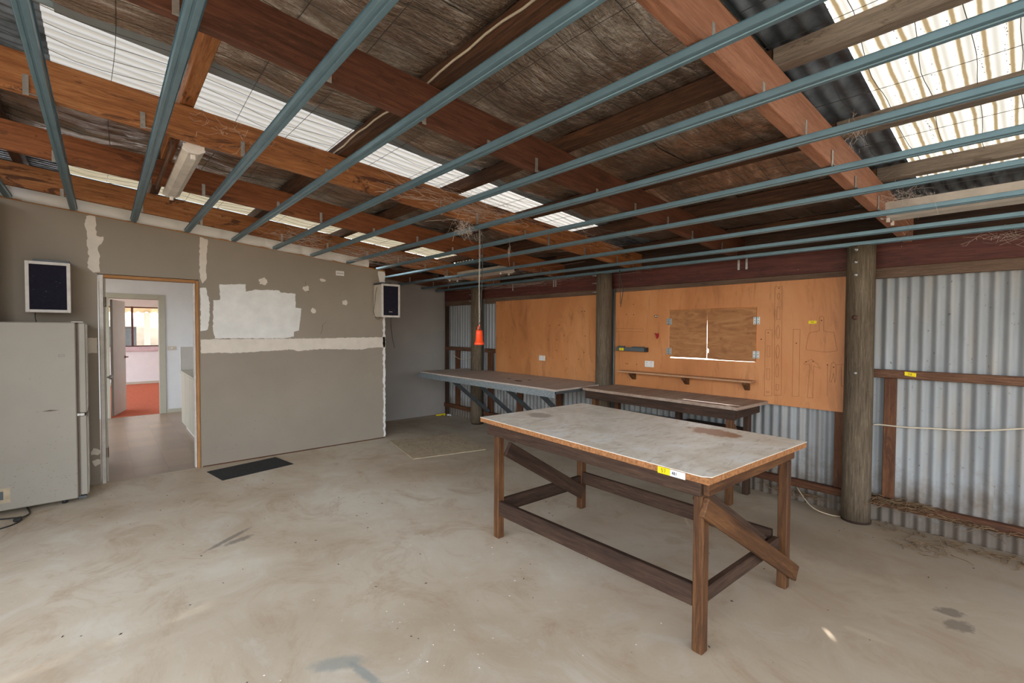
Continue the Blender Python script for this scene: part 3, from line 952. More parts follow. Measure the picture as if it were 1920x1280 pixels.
pole_lab = ['round treated pine pole nearest the camera, with a column of bolts', 'round treated pine pole between the two orange panels', 'round treated pine pole behind the long grey bench, near the corner']
for i, (y, r) in enumerate(poles):
    n = 22
    V, Fc = [], []
    rings = 14
    zt = 2.262+0.02*(i == 0)
    for j in range(rings+1):
        z = lerp(0.025, zt, j/rings)
        for k_ in range(n):
            a = 2*PI*k_/n
            rr = r*(1.03-0.05*j/rings)*(1+0.025*noise.noise(Vector((math.cos(a)*1.5, math.sin(a)*1.5, z*0.9+i*7))))
            V.append((z, rr*math.cos(a), rr*math.sin(a)))
    for j in range(rings):
        for k_ in range(n):
            a0, a1 = j*n+k_, j*n+(k_+1) % n
            Fc.append([a0, a1, a1+n, a0+n])
    Fc.append(list(range(n)))
    Fc.append([rings*n+k_ for k_ in range(n)])
    t = thing('timber_pole', pole_lab[i], 'pole', (4.635, y, 0), 0, 'wall poles')
    R = Matrix(((0, 0, -1), (0, 1, 0), (1, 0, 0))).to_4x4()
    fixn(link('trunk', (lambda me: (me.from_pydata(V, [], Fc), me)[1])(bpy.data.meshes.new('trunk')), M['pole'], t, Matrix.Translation((4.635, y, 0)) @ R, True))
    if i == 0:
        for (by, bz, br) in ((0.964, 2.221, 0.012), (0.966, 2.123, 0.012), (0.964, 2.020, 0.012), (0.961, 1.677, 0.016), (0.952, 1.229, 0.010)):
            lathe('bolt', [(br*1.3, 0), (br*1.3, 0.003), (br*0.75, 0.004), (br*0.75, 0.012), (br*0.4, 0.018)], M['rust'] if br > 0.015 else M['bolt'], t, Matrix.Translation((4.635-r*0.99, by, bz)) @ Matrix.Rotation(-PI/2, 4, 'Y'), 10)
    else:
        for bz in (2.245, 2.15, 2.04):
            tube('bolt', [(4.635-0.02, y+r*0.9, bz), (4.60, y+r+0.06, bz)], 0.007, M['bolt'], t, 6)
    # dark disc stands in for the shaded gap in the slab under the pole
    lathe('foot_gap_shade', [(r*1.06, 0.0005), (r*1.06, 0.024)], M['hole'], t, Matrix.Translation((4.655, y, 0)), 20)

# ================================================================== ORANGE PANELS AND SHUTTERS
PX0, PX1 = 4.730, 4.744
def pencil(lines, parent, closed=True, x=PX0, wd=0.0022):
    for ln in lines:
        V, Fc = [], []
        n = len(ln)
        for i in range(n if closed else n-1):
            a, b = Vector(ln[i]), Vector(ln[(i+1) % n])
            if (b-a).length < 1e-5:
                continue
            d = (b-a).normalized()
            nr = Vector((-d.y, d.x))*wd/2
            a, b = a-d*wd/2, b+d*wd/2
            k0 = len(V)
            for q in (a-nr, a+nr, b+nr, b-nr):
                V.append((x-0.0006, q.x, q.y))
            for q in (a-nr, a+nr, b+nr, b-nr):
                V.append((x+0.001, q.x, q.y))
            Fc += [[k0, k0+1, k0+2, k0+3]]+[[k0+i_, k0+(i_+1) % 4, k0+4+(i_+1) % 4, k0+4+i_] for i_ in range(4)]
        fixn(mesh('pencil_outline', V, Fc, M['pencil'], parent))

def holes(pts, parent, r=0.006, x=PX0):
    for i, (y, z) in enumerate(pts):
        lathe('nail_hole', [(r, 0.0), (r*0.9, 0.0012)], M['hole'], parent, Matrix.Translation((x+0.0002, y, z)) @ Matrix.Rotation(-PI/2, 4, 'Y'), 8)

p1 = thing('hardboard_panel', 'orange hardboard wall panel behind the long grey bench', 'panel', (PX0, 4.7, 0.86), 0, 'orange wall panels')
box('board', (PX0, 3.66, 0.86), (PX1, 5.745, 2.018), M['panel'], p1, 0.001)
holes([(5.281, 1.859), (4.552, 1.627), (4.36, 1.633), (3.957, 1.811), (3.914, 1.813), (4.266, 1.489), (3.901, 1.489), (4.566, 1.427), (4.405, 1.43), (4.41, 1.28), (3.917, 1.272), (4.226, 1.171), (4.008, 1.178), (5.712, 1.944), (5.502, 1.374), (5.393, 1.132)], p1, 0.007)
p2 = thing('hardboard_panel', 'orange hardboard wall panel with a shuttered hatch and pencilled tool outlines', 'panel', (PX0, 2.3, 0.87), 0, 'orange wall panels')
A0, A1, B0, B1 = 1.777, 2.703, 1.262, 1.798      # hatch opening
Y0, Y1, Z0, Z1 = 1.052, 3.448, 0.872, 2.030
ring_o = [(Y0, Z0), (Y1, Z0), (Y1, Z1), (Y0, Z1)]
ring_i = [(A0, B0), (A1, B0), (A1, B1), (A0, B1)]
V, Fc = [], []
for xx in (PX0, PX1):
    V += [(xx, a, b) for a, b in ring_o]+[(xx, a, b) for a, b in ring_i]
for i in range(4):
    j = (i+1) % 4
    Fc.append([i, j, 4+j, 4+i])
    Fc.append([8+i, 8+4+i, 8+4+j, 8+j])
    Fc.append([i, 8+i, 8+j, j])
    Fc.append([4+i, 4+j, 12+j, 12+i])
fixn(mesh('board', V, Fc, M['panel'], p2))
def ell(cy, cz, ry, rz, n=20):
    return [(cy+ry*math.cos(2*PI*i/n), cz+rz*math.sin(2*PI*i/n)) for i in range(n)]
def rct(a, b, c, d):
    return [(a, b), (c, b), (c, d), (a, d)]
pencil([[(a[0], a[1]) for a in ln] for ln in [
        [(1.7, 1.576), (1.641, 1.576), (1.633, 0.952), (1.699, 0.944)], rct(1.682, 1.424, 1.656, 1.32), rct(1.681, 1.205, 1.655, 1.104), rct(1.682, 0.990, 1.658, 0.980),
        [(1.623, 1.98), (1.562, 1.976), (1.552, 0.966), (1.614, 0.96)], ell(1.591, 1.891, 0.011, 0.028), rct(1.602, 1.791, 1.575, 1.673), ell(1.590, 1.556, 0.014, 0.062), ell(1.589, 1.372, 0.014, 0.062), ell(1.59, 1.193, 0.014, 0.062), rct(1.598, 1.063, 1.574, 1.011),
        [(1.462, 1.581), (1.407, 1.581), (1.406, 0.972), (1.461, 0.966)],
        smooth_pts([(a, b, 0) for a, b in [(1.257, 1.58), (1.259, 1.668), (1.254, 1.69), (1.241, 1.697), (1.229, 1.69), (1.224, 1.668), (1.224, 1.58), (1.216, 1.566), (1.191, 1.559), (1.159, 1.557), (1.146, 1.549), (1.137, 1.494), (1.128, 1.437), (1.119, 1.403), (1.139, 1.393), (1.2, 1.384), (1.263, 1.387), (1.32, 1.396), (1.356, 1.403), (1.35, 1.46), (1.341, 1.52), (1.333, 1.547), (1.318, 1.556), (1.279, 1.562), (1.258, 1.571)]], 2, True),
        [(1.368, 1.279), (1.313, 1.314), (1.266, 1.276), (1.243, 1.238), (1.281, 1.249), (1.293, 1.257), (1.295, 1.141), (1.296, 0.971), (1.338, 0.966), (1.33, 1.138), (1.324, 1.246), (1.328, 1.268), (1.371, 1.266)],
        [(1.162, 1.282), (1.147, 1.301), (1.128, 1.276), (1.125, 1.189), (1.133, 1.12), (1.144, 1.205), (1.159, 1.122), (1.17, 1.134), (1.164, 1.239)],
        [(3.413, 1.59), (3.033, 1.584), (3.032, 1.549), (3.412, 1.549)]]], p2)
pencil([[(1.125, 1.276), (1.069, 1.283)], [(1.089, 1.261), (1.086, 1.098), (1.068, 1.091)], [(1.19, 1.275), (1.187, 1.0)]], p2, False)
holes([(3.166, 1.875), (3.262, 1.755), (3.164, 1.753), (3.266, 1.166), (3.241, 1.162), (3.115, 1.163), (1.736, 1.485)], p2, 0.006)
holes([(1.675, 1.548), (1.59, 1.965), (1.435, 1.455), (1.241, 1.660), (1.19, 1.272), (1.144, 1.255), (1.355, 1.29), (1.30, 1.295)], p2, 0.005)

def shutter(poly, hinge_y, label):
    t = thing('hatch_shutter', label, 'shutter', (PX0+0.002, hinge_y, 1.28), 0, 'hatch shutters')
    prism('leaf', poly, 'X', PX0-0.002, PX0+0.005, M['shutter'], t)
    for z in (1.665, 1.335):
        h = bpy.data.objects.new('hinge', None)
        COL.objects.link(h)
        h.parent = t
        h.matrix_basis = W(t).inverted() @ Matrix.Translation((PX0, hinge_y, z))
        for s in (-1, 1):
            box('hinge_leaf', (PX0-0.0055, hinge_y+s*0.003, z-0.036), (PX0-0.0022, hinge_y+s*0.030, z+0.036), M['bolt'], h, 0.001)
            for zz in (-0.026, 0, 0.026):
                lathe('screw', [(0.0042, 0), (0.003, 0.001)], M['ink'], h, Matrix.Translation((PX0-0.0056, hinge_y+s*0.017, z+zz)) @ Matrix.Rotation(-PI/2, 4, 'Y'), 6)
        tube('hinge_pin', [(PX0-0.007, hinge_y, z-0.037), (PX0-0.007, hinge_y, z+0.037)], 0.004, M['steel'], h, 8)
shutter([(2.698, 1.2725), (2.698, 1.790), (2.2685, 1.792), (2.2715, 1.2760)], 2.700, 'left plywood hatch shutter, on the side of the grey tool bar')
shutter([(2.2625, 1.2755), (2.2628, 1.330), (2.247, 1.336), (2.247, 1.374), (2.2638, 1.380), (2.2665, 1.792), (1.782, 1.790), (1.782, 1.2655), (2.12, 1.2665)], 1.779, 'right plywood hatch shutter, on the side of the pencilled tool outlines')
# timber lining of the hatch behind the shutters
for p0_, p1_ in (((4.7455, 1.74, 1.240), (4.795, 2.86, 1.2615)), ((4.7455, 1.74, 1.786), (4.795, 2.86, 1.822)), ((4.7455, 1.745, 1.262), (4.795, 1.797, 1.7855)), ((4.7455, 2.695, 1.262), (4.757, 2.72, 1.7855))):
    box('hatch_lining', p0_, p1_, M['raw_jamb'], wrt, 0.001)

# shelf under the hatch
sh = thing('wall_shelf', 'narrow wooden wall shelf on three brackets under the hatch', 'shelf', (PX0, 2.55, 1.03))
box('shelf_board', (4.598, 1.775, 1.066), (4.729, 3.30, 1.086), M['shelf'], sh, 0.004)
for y in (3.14, 2.475, 1.85):
    prism('shelf_bracket', [(4.729, 1.0655), (4.632, 1.0655), (4.632, 1.048), (4.705, 0.985), (4.729, 0.985)], 'Y', y-0.02, y+0.02, M['table_red'], sh)

def outlet(y, z, label):
    t = thing('power_outlet', label, 'outlet', (PX0, y, z), 0, 'double power outlets')
    box('plate', (PX0-0.013, y-0.058, z-0.036), (PX0-0.0002, y+0.058, z+0.036), M['white'], t, 0.004)
    for s in (-1, 1):
        box('switch', (PX0-0.0165, y+s*0.030-0.007, z+0.010), (PX0-0.0132, y+s*0.030+0.007, z+0.024), M['cream'], t, 0.001)
        for (dy, dz, a) in ((-0.008, -0.006, 0.5), (0.008, -0.006, -0.5), (0, -0.020, 0)):
            bar('socket_slot', (PX0-0.0136, y+s*0.028+dy-0.003*math.sin(a), z+dz-0.004*math.cos(a)), (PX0-0.0136, y+s*0.028+dy+0.003*math.sin(a), z+dz+0.004*math.cos(a)), 0.0018, 0.001, M['ink'], t, 0, (1, 0, 0))
outlet(2.942, 1.178, 'white double power outlet under the grey tool bar')
outlet(4.686, 1.162, 'white double power outlet above the long grey bench')

# grey magnetic tool bar with its yellow tag
tb2 = thing('tool_bar', 'grey enamelled steel tool bar fixed to the orange panel', 'tool holder', (PX0, 3.16, 1.34))
box('bar_body', (PX0-0.055, 2.985, 1.318), (PX0-0.0005, 3.375, 1.362), M['tool_grey'], tb2, 0.004)
box('bar_cap', (PX0-0.057, 2.958, 1.316), (PX0-0.0005, 2.983, 1.366), M['black'], tb2, 0.003)
box('bar_ridge', (PX0-0.045, 3.0, 1.3625), (PX0-0.01, 3.16, 1.374), M['tool_grey'], tb2, 0.003)
box('bar_ridge', (PX0-0.045, 3.27, 1.3625), (PX0-0.01, 3.36, 1.376), M['tool_grey'], tb2, 0.003)

def strokes(name, segs, o, ux, uy, nrm, wd, mat, parent):
    """flat print: pen strokes on a tag, given in tag units"""
    V, Fc = [], []
    for ln in segs:
        for i in range(len(ln)-1):
            a = o+ux*ln[i][0]+uy*ln[i][1]
            b = o+ux*ln[i+1][0]+uy*ln[i+1][1]
            d = (b-a).normalized()
            s = nrm.cross(d).normalized()*wd/2
            k0 = len(V)
            V += [a-s-d*wd/3+nrm*0.0006, a+s-d*wd/3+nrm*0.0006, b+s+d*wd/3+nrm*0.0006, b-s+d*wd/3+nrm*0.0006]
            Fc.append([k0, k0+1, k0+2, k0+3])
    return mesh(name, V, Fc, mat, parent)
FIVE = [(0.8, 1), (0.1, 1), (0.05, 0.55), (0.6, 0.6), (0.8, 0.3), (0.5, 0.02), (0.0, 0.1)]
SEVEN = [(0, 1), (0.8, 1), (0.35, 0)]
SIX = [(0.7, 0.95), (0.2, 0.6), (0.05, 0.2), (0.4, 0), (0.75, 0.2), (0.5, 0.5), (0.1, 0.35)]
FOUR = [(0.6, 0), (0.6, 1), (0.0, 0.35), (0.85, 0.35)]
EIGHT = [(0.4, 0.55), (0.1, 0.8), (0.4, 1), (0.7, 0.8), (0.4, 0.55), (0.05, 0.25), (0.4, 0), (0.75, 0.25), (0.4, 0.55)]
ONE = [(0.3, 0), (0.4, 1)]
def tagpaper(name, label, o, ux, uy, nrm, wdt, hgt, digits, group='yellow lot tags', white=0.0):
    """o: lower left corner; digits: list of strokes"""
    t = thing(name, label, 'tag', o, 0, group)
    def quad(nm, a, b, mt):
        V = []
        for e in (0.0, 0.0012):
            V += [o+ux*a+nrm*e, o+ux*b+nrm*e, o+ux*b+uy*hgt+nrm*e, o+ux*a+uy*hgt+nrm*e]
        return fixn(mesh(nm, V, [[0, 1, 2, 3], [4, 5, 6, 7], [0, 1, 5, 4], [1, 2, 6, 5], [2, 3, 7, 6], [3, 0, 4, 7]], mt, t))
    quad('tag_paper', 0, wdt, M['yellow'])
    nd = len(digits)
    dw = hgt*0.38
    for i, dg in enumerate(digits):
        oo = o+ux*(wdt*0.5+(i-nd/2)*dw*1.15)+uy*hgt*0.22+nrm*0.0012
        strokes('tag_number', [dg], oo, ux*dw, uy*hgt*0.55, nrm, hgt*0.06, M['ink'], t)
    if white:
        quad('tag_slip', wdt+0.001, wdt+white, M['paper'])
        for i, dg in enumerate([FOUR, EIGHT, ONE]):
            oo = o+ux*(wdt+white*0.15+i*hgt*0.30)+uy*hgt*0.3+nrm*0.0012
            strokes('slip_writing', [dg], oo, ux*hgt*0.24, uy*hgt*0.42, nrm, hgt*0.075, M['ink'], t)
    return t
nx_ = Vector((-1, 0, 0))
uy_ = Vector((0, 0, 1))
ux_ = Vector((0, -1, 0))
tagpaper('lot_tag', 'small yellow tag on the grey tool bar', Vector((PX0-0.0552, 3.325, 1.324)), ux_, uy_, nx_, 0.062, 0.030, [FIVE, SIX])
tagpaper('lot_tag', 'yellow tag on the orange panel beside the pencilled dustpan', Vector((PX0-0.0002, 1.342, 1.632)), ux_, (uy_+Vector((0, -0.08, 0))).normalized(), nx_, 0.062, 0.026, [FIVE, FOUR])
tagpaper('lot_tag', 'yellow tag on the split brown rail of the corrugated wall', Vector((GX0-0.0062, 0.672, 1.219)), (ux_+Vector((0, 0, -0.12))).normalized(), uy_, nx_, 0.070, 0.030, [FIVE, EIGHT])

# knob, red hook, hanging wires
kn = lathe('screw_hook', [(0.014, 0), (0.014, 0.006), (0.006, 0.008), (0.006, 0.022), (0.013, 0.026), (0.012, 0.036), (0.0, 0.038)], M['bolt'], None, Matrix.Translation((PX0-0.0003, 2.853, 1.726)) @ Matrix.Rotation(-PI/2, 4, 'Y'), 12)
tag(kn, 'small steel knob screwed to the orange panel beside the hatch', 'knob')
rh = prism('red_hook', [(2.872, 1.535), (2.845, 1.528), (2.828, 1.535), (2.826, 1.505), (2.836, 1.480), (2.846, 1.470), (2.852, 1.500)], 'X', PX0-0.02, PX0-0.0003, M['red'])
tag(rh, 'small red plastic hook on the orange panel beside the hatch', 'hook')
hw = thing('hanging_wire', 'two dark wire ends hanging from a batten in front of the orange panel', 'wire', (4.55, 3.21, 2.26))
tube('wire_strand', smooth_pts([(4.50, 3.20, 2.262), (4.52, 3.215, 2.18), (4.56, 3.20, 2.06), (4.56, 3.21, 1.95), (4.55, 3.225, 1.84)]), 0.0045, M['cable'], hw)
tube('wire_strand', smooth_pts([(4.50, 3.21, 2.262), (4.53, 3.235, 2.15), (4.565, 3.24, 2.0), (4.56, 3.235, 1.88)]), 0.0040, M['cable'], hw)
cdt = tag(tube('conduit_pipe', [(4.712, 3.432, 0.02), (4.712, 3.432, 2.07)], 0.012, M['tool_grey'], None, 10), 'dark grey conduit pipe between the middle pole and the hatch panel', 'pipe')

# ================================================================== STEEL CEILING BATTENS
BX = [-0.635, -0.205, 0.246, 0.697, 1.141, 1.575, 2.012, 2.476, 2.916, 3.330, 3.822, 4.266, 4.56]
bl = ['steel ceiling batten at the far left corner of the ceiling', 'steel ceiling batten passing over the left wall speaker', 'steel ceiling batten running down to the doorway',
      'steel ceiling batten just right of the hanging tube light', 'steel ceiling batten fifth from the left corner', 'steel ceiling batten sixth from the left corner, over the white paint patch',
      'steel ceiling batten seventh from the left corner', 'steel ceiling batten from which the chain and orange socket hang', 'steel ceiling batten ending nearest the right speaker',
      'steel ceiling batten first past the end of the plastered wall', 'steel ceiling batten along the upper side of the twin tube lights', 'steel ceiling batten along the lower side of the twin tube lights', 'lowest steel ceiling batten, next to the dark red beam']
def batten_mesh(y0, y1):
    prof = [(-0.031, 0.024), (-0.026, 0.026), (-0.0225, 0.001), (-0.020, 0.0), (-0.008, 0.0), (-0.006, 0.004), (0.002, 0.004), (0.004, 0.0), (0.020, 0.0), (0.0225, 0.001), (0.026, 0.026), (0.031, 0.024), (0.031, 0.0265), (0.025, 0.0285), (0.0, 0.008), (-0.025, 0.0285), (-0.031, 0.0265)]
    prof = prof[:12]
    V, Fc = [], []
    n = len(prof)
    m = 10
    for j in range(m+1):
        y = lerp(y0, y1, j/m)
        for (a, b) in prof:
            V.append((y, -a, b))
    for j in range(m):
        for i in range(n-1):
            a = j*n+i
            Fc.append([a, a+1, a+n+1, a+n])
    me = bpy.data.meshes.new('batten')
    me.from_pydata(V, [], Fc)
    me.update()
    return me
bmesh_a = batten_mesh(RY0+0.15, YB-0.012)
bmesh_b = batten_mesh(RY0+0.15, YR-0.012)
rs = random.Random(5)
for i, x in enumerate(BX):
    z = ZB(x)
    t = thing('steel_batten', bl[i], 'batten', (x, 2.4, z), 0, 'steel ceiling battens')
    R = Matrix(((0, -1, 0), (1, 0, 0), (0, 0, 1))).to_4x4()
    tiltm = Matrix.Rotation(math.atan(0.093), 4, 'Y')
    link('channel', bmesh_a if x < XE else bmesh_b, M['steel'], t, Matrix.Translation((x, 0, z)) @ tiltm @ R)
    for r in RAFT:
        if x < r[0][0] or (r is RAFT[5] and x < XE):
            continue
        ry = raft_y(r, x)
        dx = rs.uniform(0.03, 0.075)*rs.choice((-1, 1))
        hh = rs.uniform(0.05, 0.10)
        box('hanger_clip', (x+dx-0.011, ry-0.0035, ZB(x+dx)+0.030-rs.uniform(0, 0.012)), (x+dx+0.011, ry-0.0006, ZB(x+dx)+0.030+hh), M['bolt'], t, 0)
        bar('clip_foot', (x, ry-0.002, z+0.0295), (x+dx, ry-0.002, ZB(x+dx)+0.0295), 0.012, 0.003, M['bolt'], t, 0)

# ================================================================== LIGHTS (tube fittings, not lit)
def tube_light(x0, x1, y0, y1, off, label, h=0.048):
    xm = (x0+x1)/2
    z = ZB(xm)+off
    t = thing('tube_light', label, 'light fitting', (xm, (y0+y1)/2, z), 0, 'unlit fluorescent fittings')
    hw_ = (x1-x0)/2
    prof = [(-hw_, 0.02), (-hw_*0.45, 0.0), (hw_*0.45, 0.0), (hw_, 0.02), (hw_, 0.026), (hw_*0.92, 0.03), (hw_*0.92, h), (-hw_*0.92, h), (-hw_*0.92, 0.03), (-hw_, 0.026)]
    prism('tray', [(xm+a, z+b) for a, b in prof], 'Y', y0+0.012, y1-0.012, M['lamp_white'], t)
    for ya, yb in ((y0, y0+0.012), (y1-0.012, y1)):
        prism('end_cap', [(xm+a*1.06, z+b*1.04-0.001) for a, b in prof], 'Y', ya, yb, M['white_paint'], t)
    for s in ((-1, 1) if hw_ > 0.08 else (0,)):
        xx = xm+s*hw_*0.5
        for yy in (y0+0.03, y1-0.05):
            box('lamp_holder', (xx-0.012, yy, z-0.028), (xx+0.012, yy+0.018, z-0.0005), M['white_paint'], t, 0.002)
    return t
tl = tube_light(0.365, 0.475, 3.36, 4.62, -0.024, 'single white tube light hung across the orange rafters above the doorway')
box('mounting_block', (0.385, 3.37, ZB(0.42)+0.0245), (0.455, 3.44, ZB(0.42)+0.040), M['white_paint'], tl, 0.002)
tube_light(3.93, 4.215, -0.62, 0.715, 0.036, 'long white twin tube light below the big bright skylight', 0.095)
tube_light(3.93, 4.215, 4.72, 6.02, 0.036, 'dusty white twin tube light in the far corner behind the chain', 0.08)
tw = thing('timber_offcut', 'thin ragged timber strip hanging beside the single tube light', 'timber', (0.325, 3.9, 2.66))
bar('strip', (0.322, 3.40, ZB(0.322)+0.012), (0.318, 4.46, ZB(0.318)-0.002), 0.014, 0.055, M['purlin'], tw)

# chain with the orange socket
CX, CY = 2.476, 3.235
ch = thing('hanging_socket', 'orange plastic socket hanging on a chain from a steel batten', 'socket', (CX, CY, 1.43))
V, Fc = [], []
z = ZB(CX)-0.012
i = 0
while z > 1.585:
    a = 0 if i % 2 else PI/2
    link_pts = [(CX+0.006*math.cos(t)*math.cos(a)+0.002*math.sin(z*9), CY+0.006*math.cos(t)*math.sin(a), z-0.013+0.013*math.sin(t)) for t in [j*2*PI/8 for j in range(9)]]
    tube_geo(link_pts, 0.0022, 4, V, Fc, False)
    z -= 0.0205
    i += 1
o = mesh('chain', V, Fc, M['chain'], ch)
tube('socket_cord', smooth_pts([(CX+0.02, CY-0.01, ZB(CX)-0.004), (CX+0.026, CY-0.012, 2.2), (CX+0.018, CY-0.010, 1.9), (CX+0.008, CY-0.006, 1.7), (CX+0.004, CY-0.002, 1.55)]), 0.0032, M['cable'], ch)
lathe('socket_body', [(0.022, 0.130), (0.026, 0.128), (0.030, 0.115), (0.034, 0.03), (0.040, 0.024), (0.043, 0.012), (0.043, 0.002), (0.036, 0.0), (0.034, 0.008)], M['orange'], ch, Matrix.Translation((CX, CY, 1.432)), 20)
tube('socket_loop', smooth_pts([(CX-0.012, CY+0.002, 1.560), (CX-0.014, CY, 1.585), (CX-0.004, CY-0.001, 1.602), (CX+0.006, CY, 1.588), (CX+0.006, CY, 1.562)]), 0.005, M['orange'], ch)

# ================================================================== WORK TABLE
tabA = -0.058
TC = Vector((2.652, 1.838, 0))
TM = Matrix.Translation(TC) @ Matrix.Rotation(tabA, 4, 'Z')
tbl = thing('work_table', 'large freestanding workshop table with worn white top and dark timber frame', 'table', TC, tabA)
TW, TL_ = 0.565, 0.915
V, Fc = prism_geo([(-TW+0.028, -TL_), (TW, -TL_), (TW, TL_), (-TW, TL_), (-TW, -TL_+0.035)], 'Z', 0.8968, 0.9)
fixn(mesh('top_laminate', V, Fc, M['laminate'], tbl, TM))
V, Fc = prism_geo([(-TW+0.002, -TL_+0.002), (TW-0.002, -TL_+0.002), (TW-0.002, TL_-0.002), (-TW+0.002, TL_-0.002)], 'Z', 0.866, 0.8963)
fixn(mesh('top_board', V, Fc, M['chip'], tbl, TM))
FM = Matrix.Translation(TC) @ Matrix.Rotation(-0.036, 4, 'Z')
for s in (-1, 1):
    box('apron', (s*0.5075-0.0165, -0.83, 0.778), (s*0.5075+0.0165, 0.862, 0.865), M['table_dark'], tbl, 0.004, FM)
box('apron', (-0.505, -0.862, 0.785), (0.545, -0.831, 0.865), M['table_red'], tbl, 0.004, FM)
box('apron', (-0.49, 0.829, 0.785), (0.49, 0.860, 0.865), M['table_dark'], tbl, 0.004, FM)
for x0, x1 in ((-0.490, -0.432), (0.428, 0.490)):
    for y0, y1, m in ((-0.830, -0.776, 'table_red'), (0.768, 0.826, 'table_red')):
        if x0 > 0 and y0 < 0:
            box('leg', (0.446, -0.860, 0.0), (0.504, -0.806, 0.784), M[m], tbl, 0.005, FM)
        else:
            box('leg', (x0, y0, 0.0), (x1, y1, 0.864), M[m], tbl, 0.005, FM)
bar('stretcher', (-0.470, -0.775, 0.272), (-0.470, 0.767, 0.232), 0.036, 0.108, M['table_dark'], tbl, 0.004, (0, 0, 1), FM)
bar('stretcher', (0.455, -0.775, 0.290), (0.455, 0.767, 0.275), 0.036, 0.100, M['table_dark'], tbl, 0.004, (0, 0, 1), FM)
box('stretcher', (-0.431, -0.822, 0.235), (0.445, -0.787, 0.310), M['table_dark'], tbl, 0.004, FM)
box('stretcher', (-0.431, 0.772, 0.190), (0.427, 0.806, 0.293), M['table_dark'], tbl, 0.004, FM)
bar('brace', (-0.520, -0.846, 0.738), (0.540, -0.880, 0.082), 0.028, 0.094, M['table_red'], tbl, 0.005, (0, 0, 1), FM)
bar('brace', (-0.425, -0.758, 0.765), (0.400, -0.758, 0.255), 0.026, 0.085, M['table_dark'], tbl, 0.005, (0, 0, 1), FM)
bar('brace', (-0.425, 0.748, 0.675), (0.420, 0.748, 0.155), 0.030, 0.108, M['table_dark'], tbl, 0.005, (0, 0, 1), FM)
# lot tag on the table edge
ex = Vector((math.sin(tabA), -math.cos(tabA), 0))
ny_ = Vector((-math.cos(tabA), -math.sin(tabA), 0))
o0 = TM @ Vector((-TW-0.0014, -TL_+0.265, 0.8625))
tagpaper('lot_tag', 'yellow and white tag on the edge of the large work table', o0, (ex+Vector((0, 0, -0.0))).normalized(), uy_, ny_, 0.068, 0.032, [FIVE, SEVEN], 'yellow lot tags', 0.082)

# ================================================================== LONG GREY BENCH (left)
b1 = thing('wall_bench', 'long grey wall bench with a galvanised steel front edge on struts', 'bench', (4.24, 5.0, 0))
prism('bench_board', [(3.762, 3.515), (4.53, 3.515), (4.53, 3.635), (4.728, 3.635), (4.728, 5.98), (3.762, 5.98)], 'Z', 0.880, 0.9, M['bench_grey'], b1)
prism('bench_board', [(3.762, 5.984), (4.50, 5.984), (4.50, 6.24), (4.727, 6.27), (4.727, 6.49), (3.772, 6.49)], 'Z', 0.8805, 0.900, M['bench_grey'], b1)
prism('edge_angle', [(3.750, 0.806), (3.7535, 0.806), (3.7535, 0.876), (3.81, 0.876), (3.81, 0.8795), (3.750, 0.8795)], 'Y', 3.52, 6.49, M['galv'], b1)
box('end_angle', (3.79, 3.53, 0.845), (4.52, 3.565, 0.879), M['strut'], b1, 0.002)
for y in (5.90, 5.24, 4.63, 4.00):
    yo = min(y, 5.955)
    bar('strut', (3.90, yo, 0.866), (4.715, yo, 0.225), 0.045, 0.05, M['strut'], b1, 0.002)
for x, y, r in ((4.15, 4.75, 0.035), (4.05, 4.45, 0.06), (4.22, 4.42, 0.03)):
    lathe('oil_stain', [(r*0.6, 0.0), (r*0.6, 0.0006)], M['hole'], b1, Matrix.Translation((x, y, 0.9)) @ Matrix.Diagonal((1, 1.9, 1, 1)), 14)

# ================================================================== TIMBER BENCH (right)
b2 = thing('timber_bench', 'brown timber workbench against the orange panel with the hatch', 'bench', (4.4, 2.55, 0))
V, Fc = prism_geo([(4.105, 1.69), (4.692, 1.665), (4.728, 1.665), (4.728, 3.385), (4.60, 3.405), (4.20, 3.50), (4.150, 3.45)], 'Z', 0.872, 0.9)
fixn(mesh('bench_top', V, Fc, M['bench_top'], b2))
bar('apron', (4.145, 1.72, 0.825), (4.20, 3.44, 0.825), 0.042, 0.092, M['table_dark'], b2)
box('apron', (4.175, 1.725, 0.785), (4.70, 1.765, 0.871), M['table_dark'], b2)
for (x, y, m) in ((4.205, 1.792, 'table_red'), (4.60, 1.80, 'table_dark'), (4.265, 3.36, 'table_red'), (4.62, 3.30, 'table_red'), (4.60, 2.5, 'table_dark')):
    box('leg', (x-0.035, y-0.026, 0.0), (x+0.035, y+0.026, 0.784 if y < 2 else 0.871), M[m], b2, 0.004)
box('lower_board', (4.28, 1.85, 0.600), (4.70, 2.44, 0.622), M['table_dark'], b2, 0.003)
bar('brace', (4.245, 1.79, 0.70), (4.585, 1.79, 0.30), 0.03, 0.07, M['table_red'], b2)
box('back_rail', (4.68, 1.83, 0.56), (4.72, 3.25, 0.60), M['table_dark'], b2, 0.003)

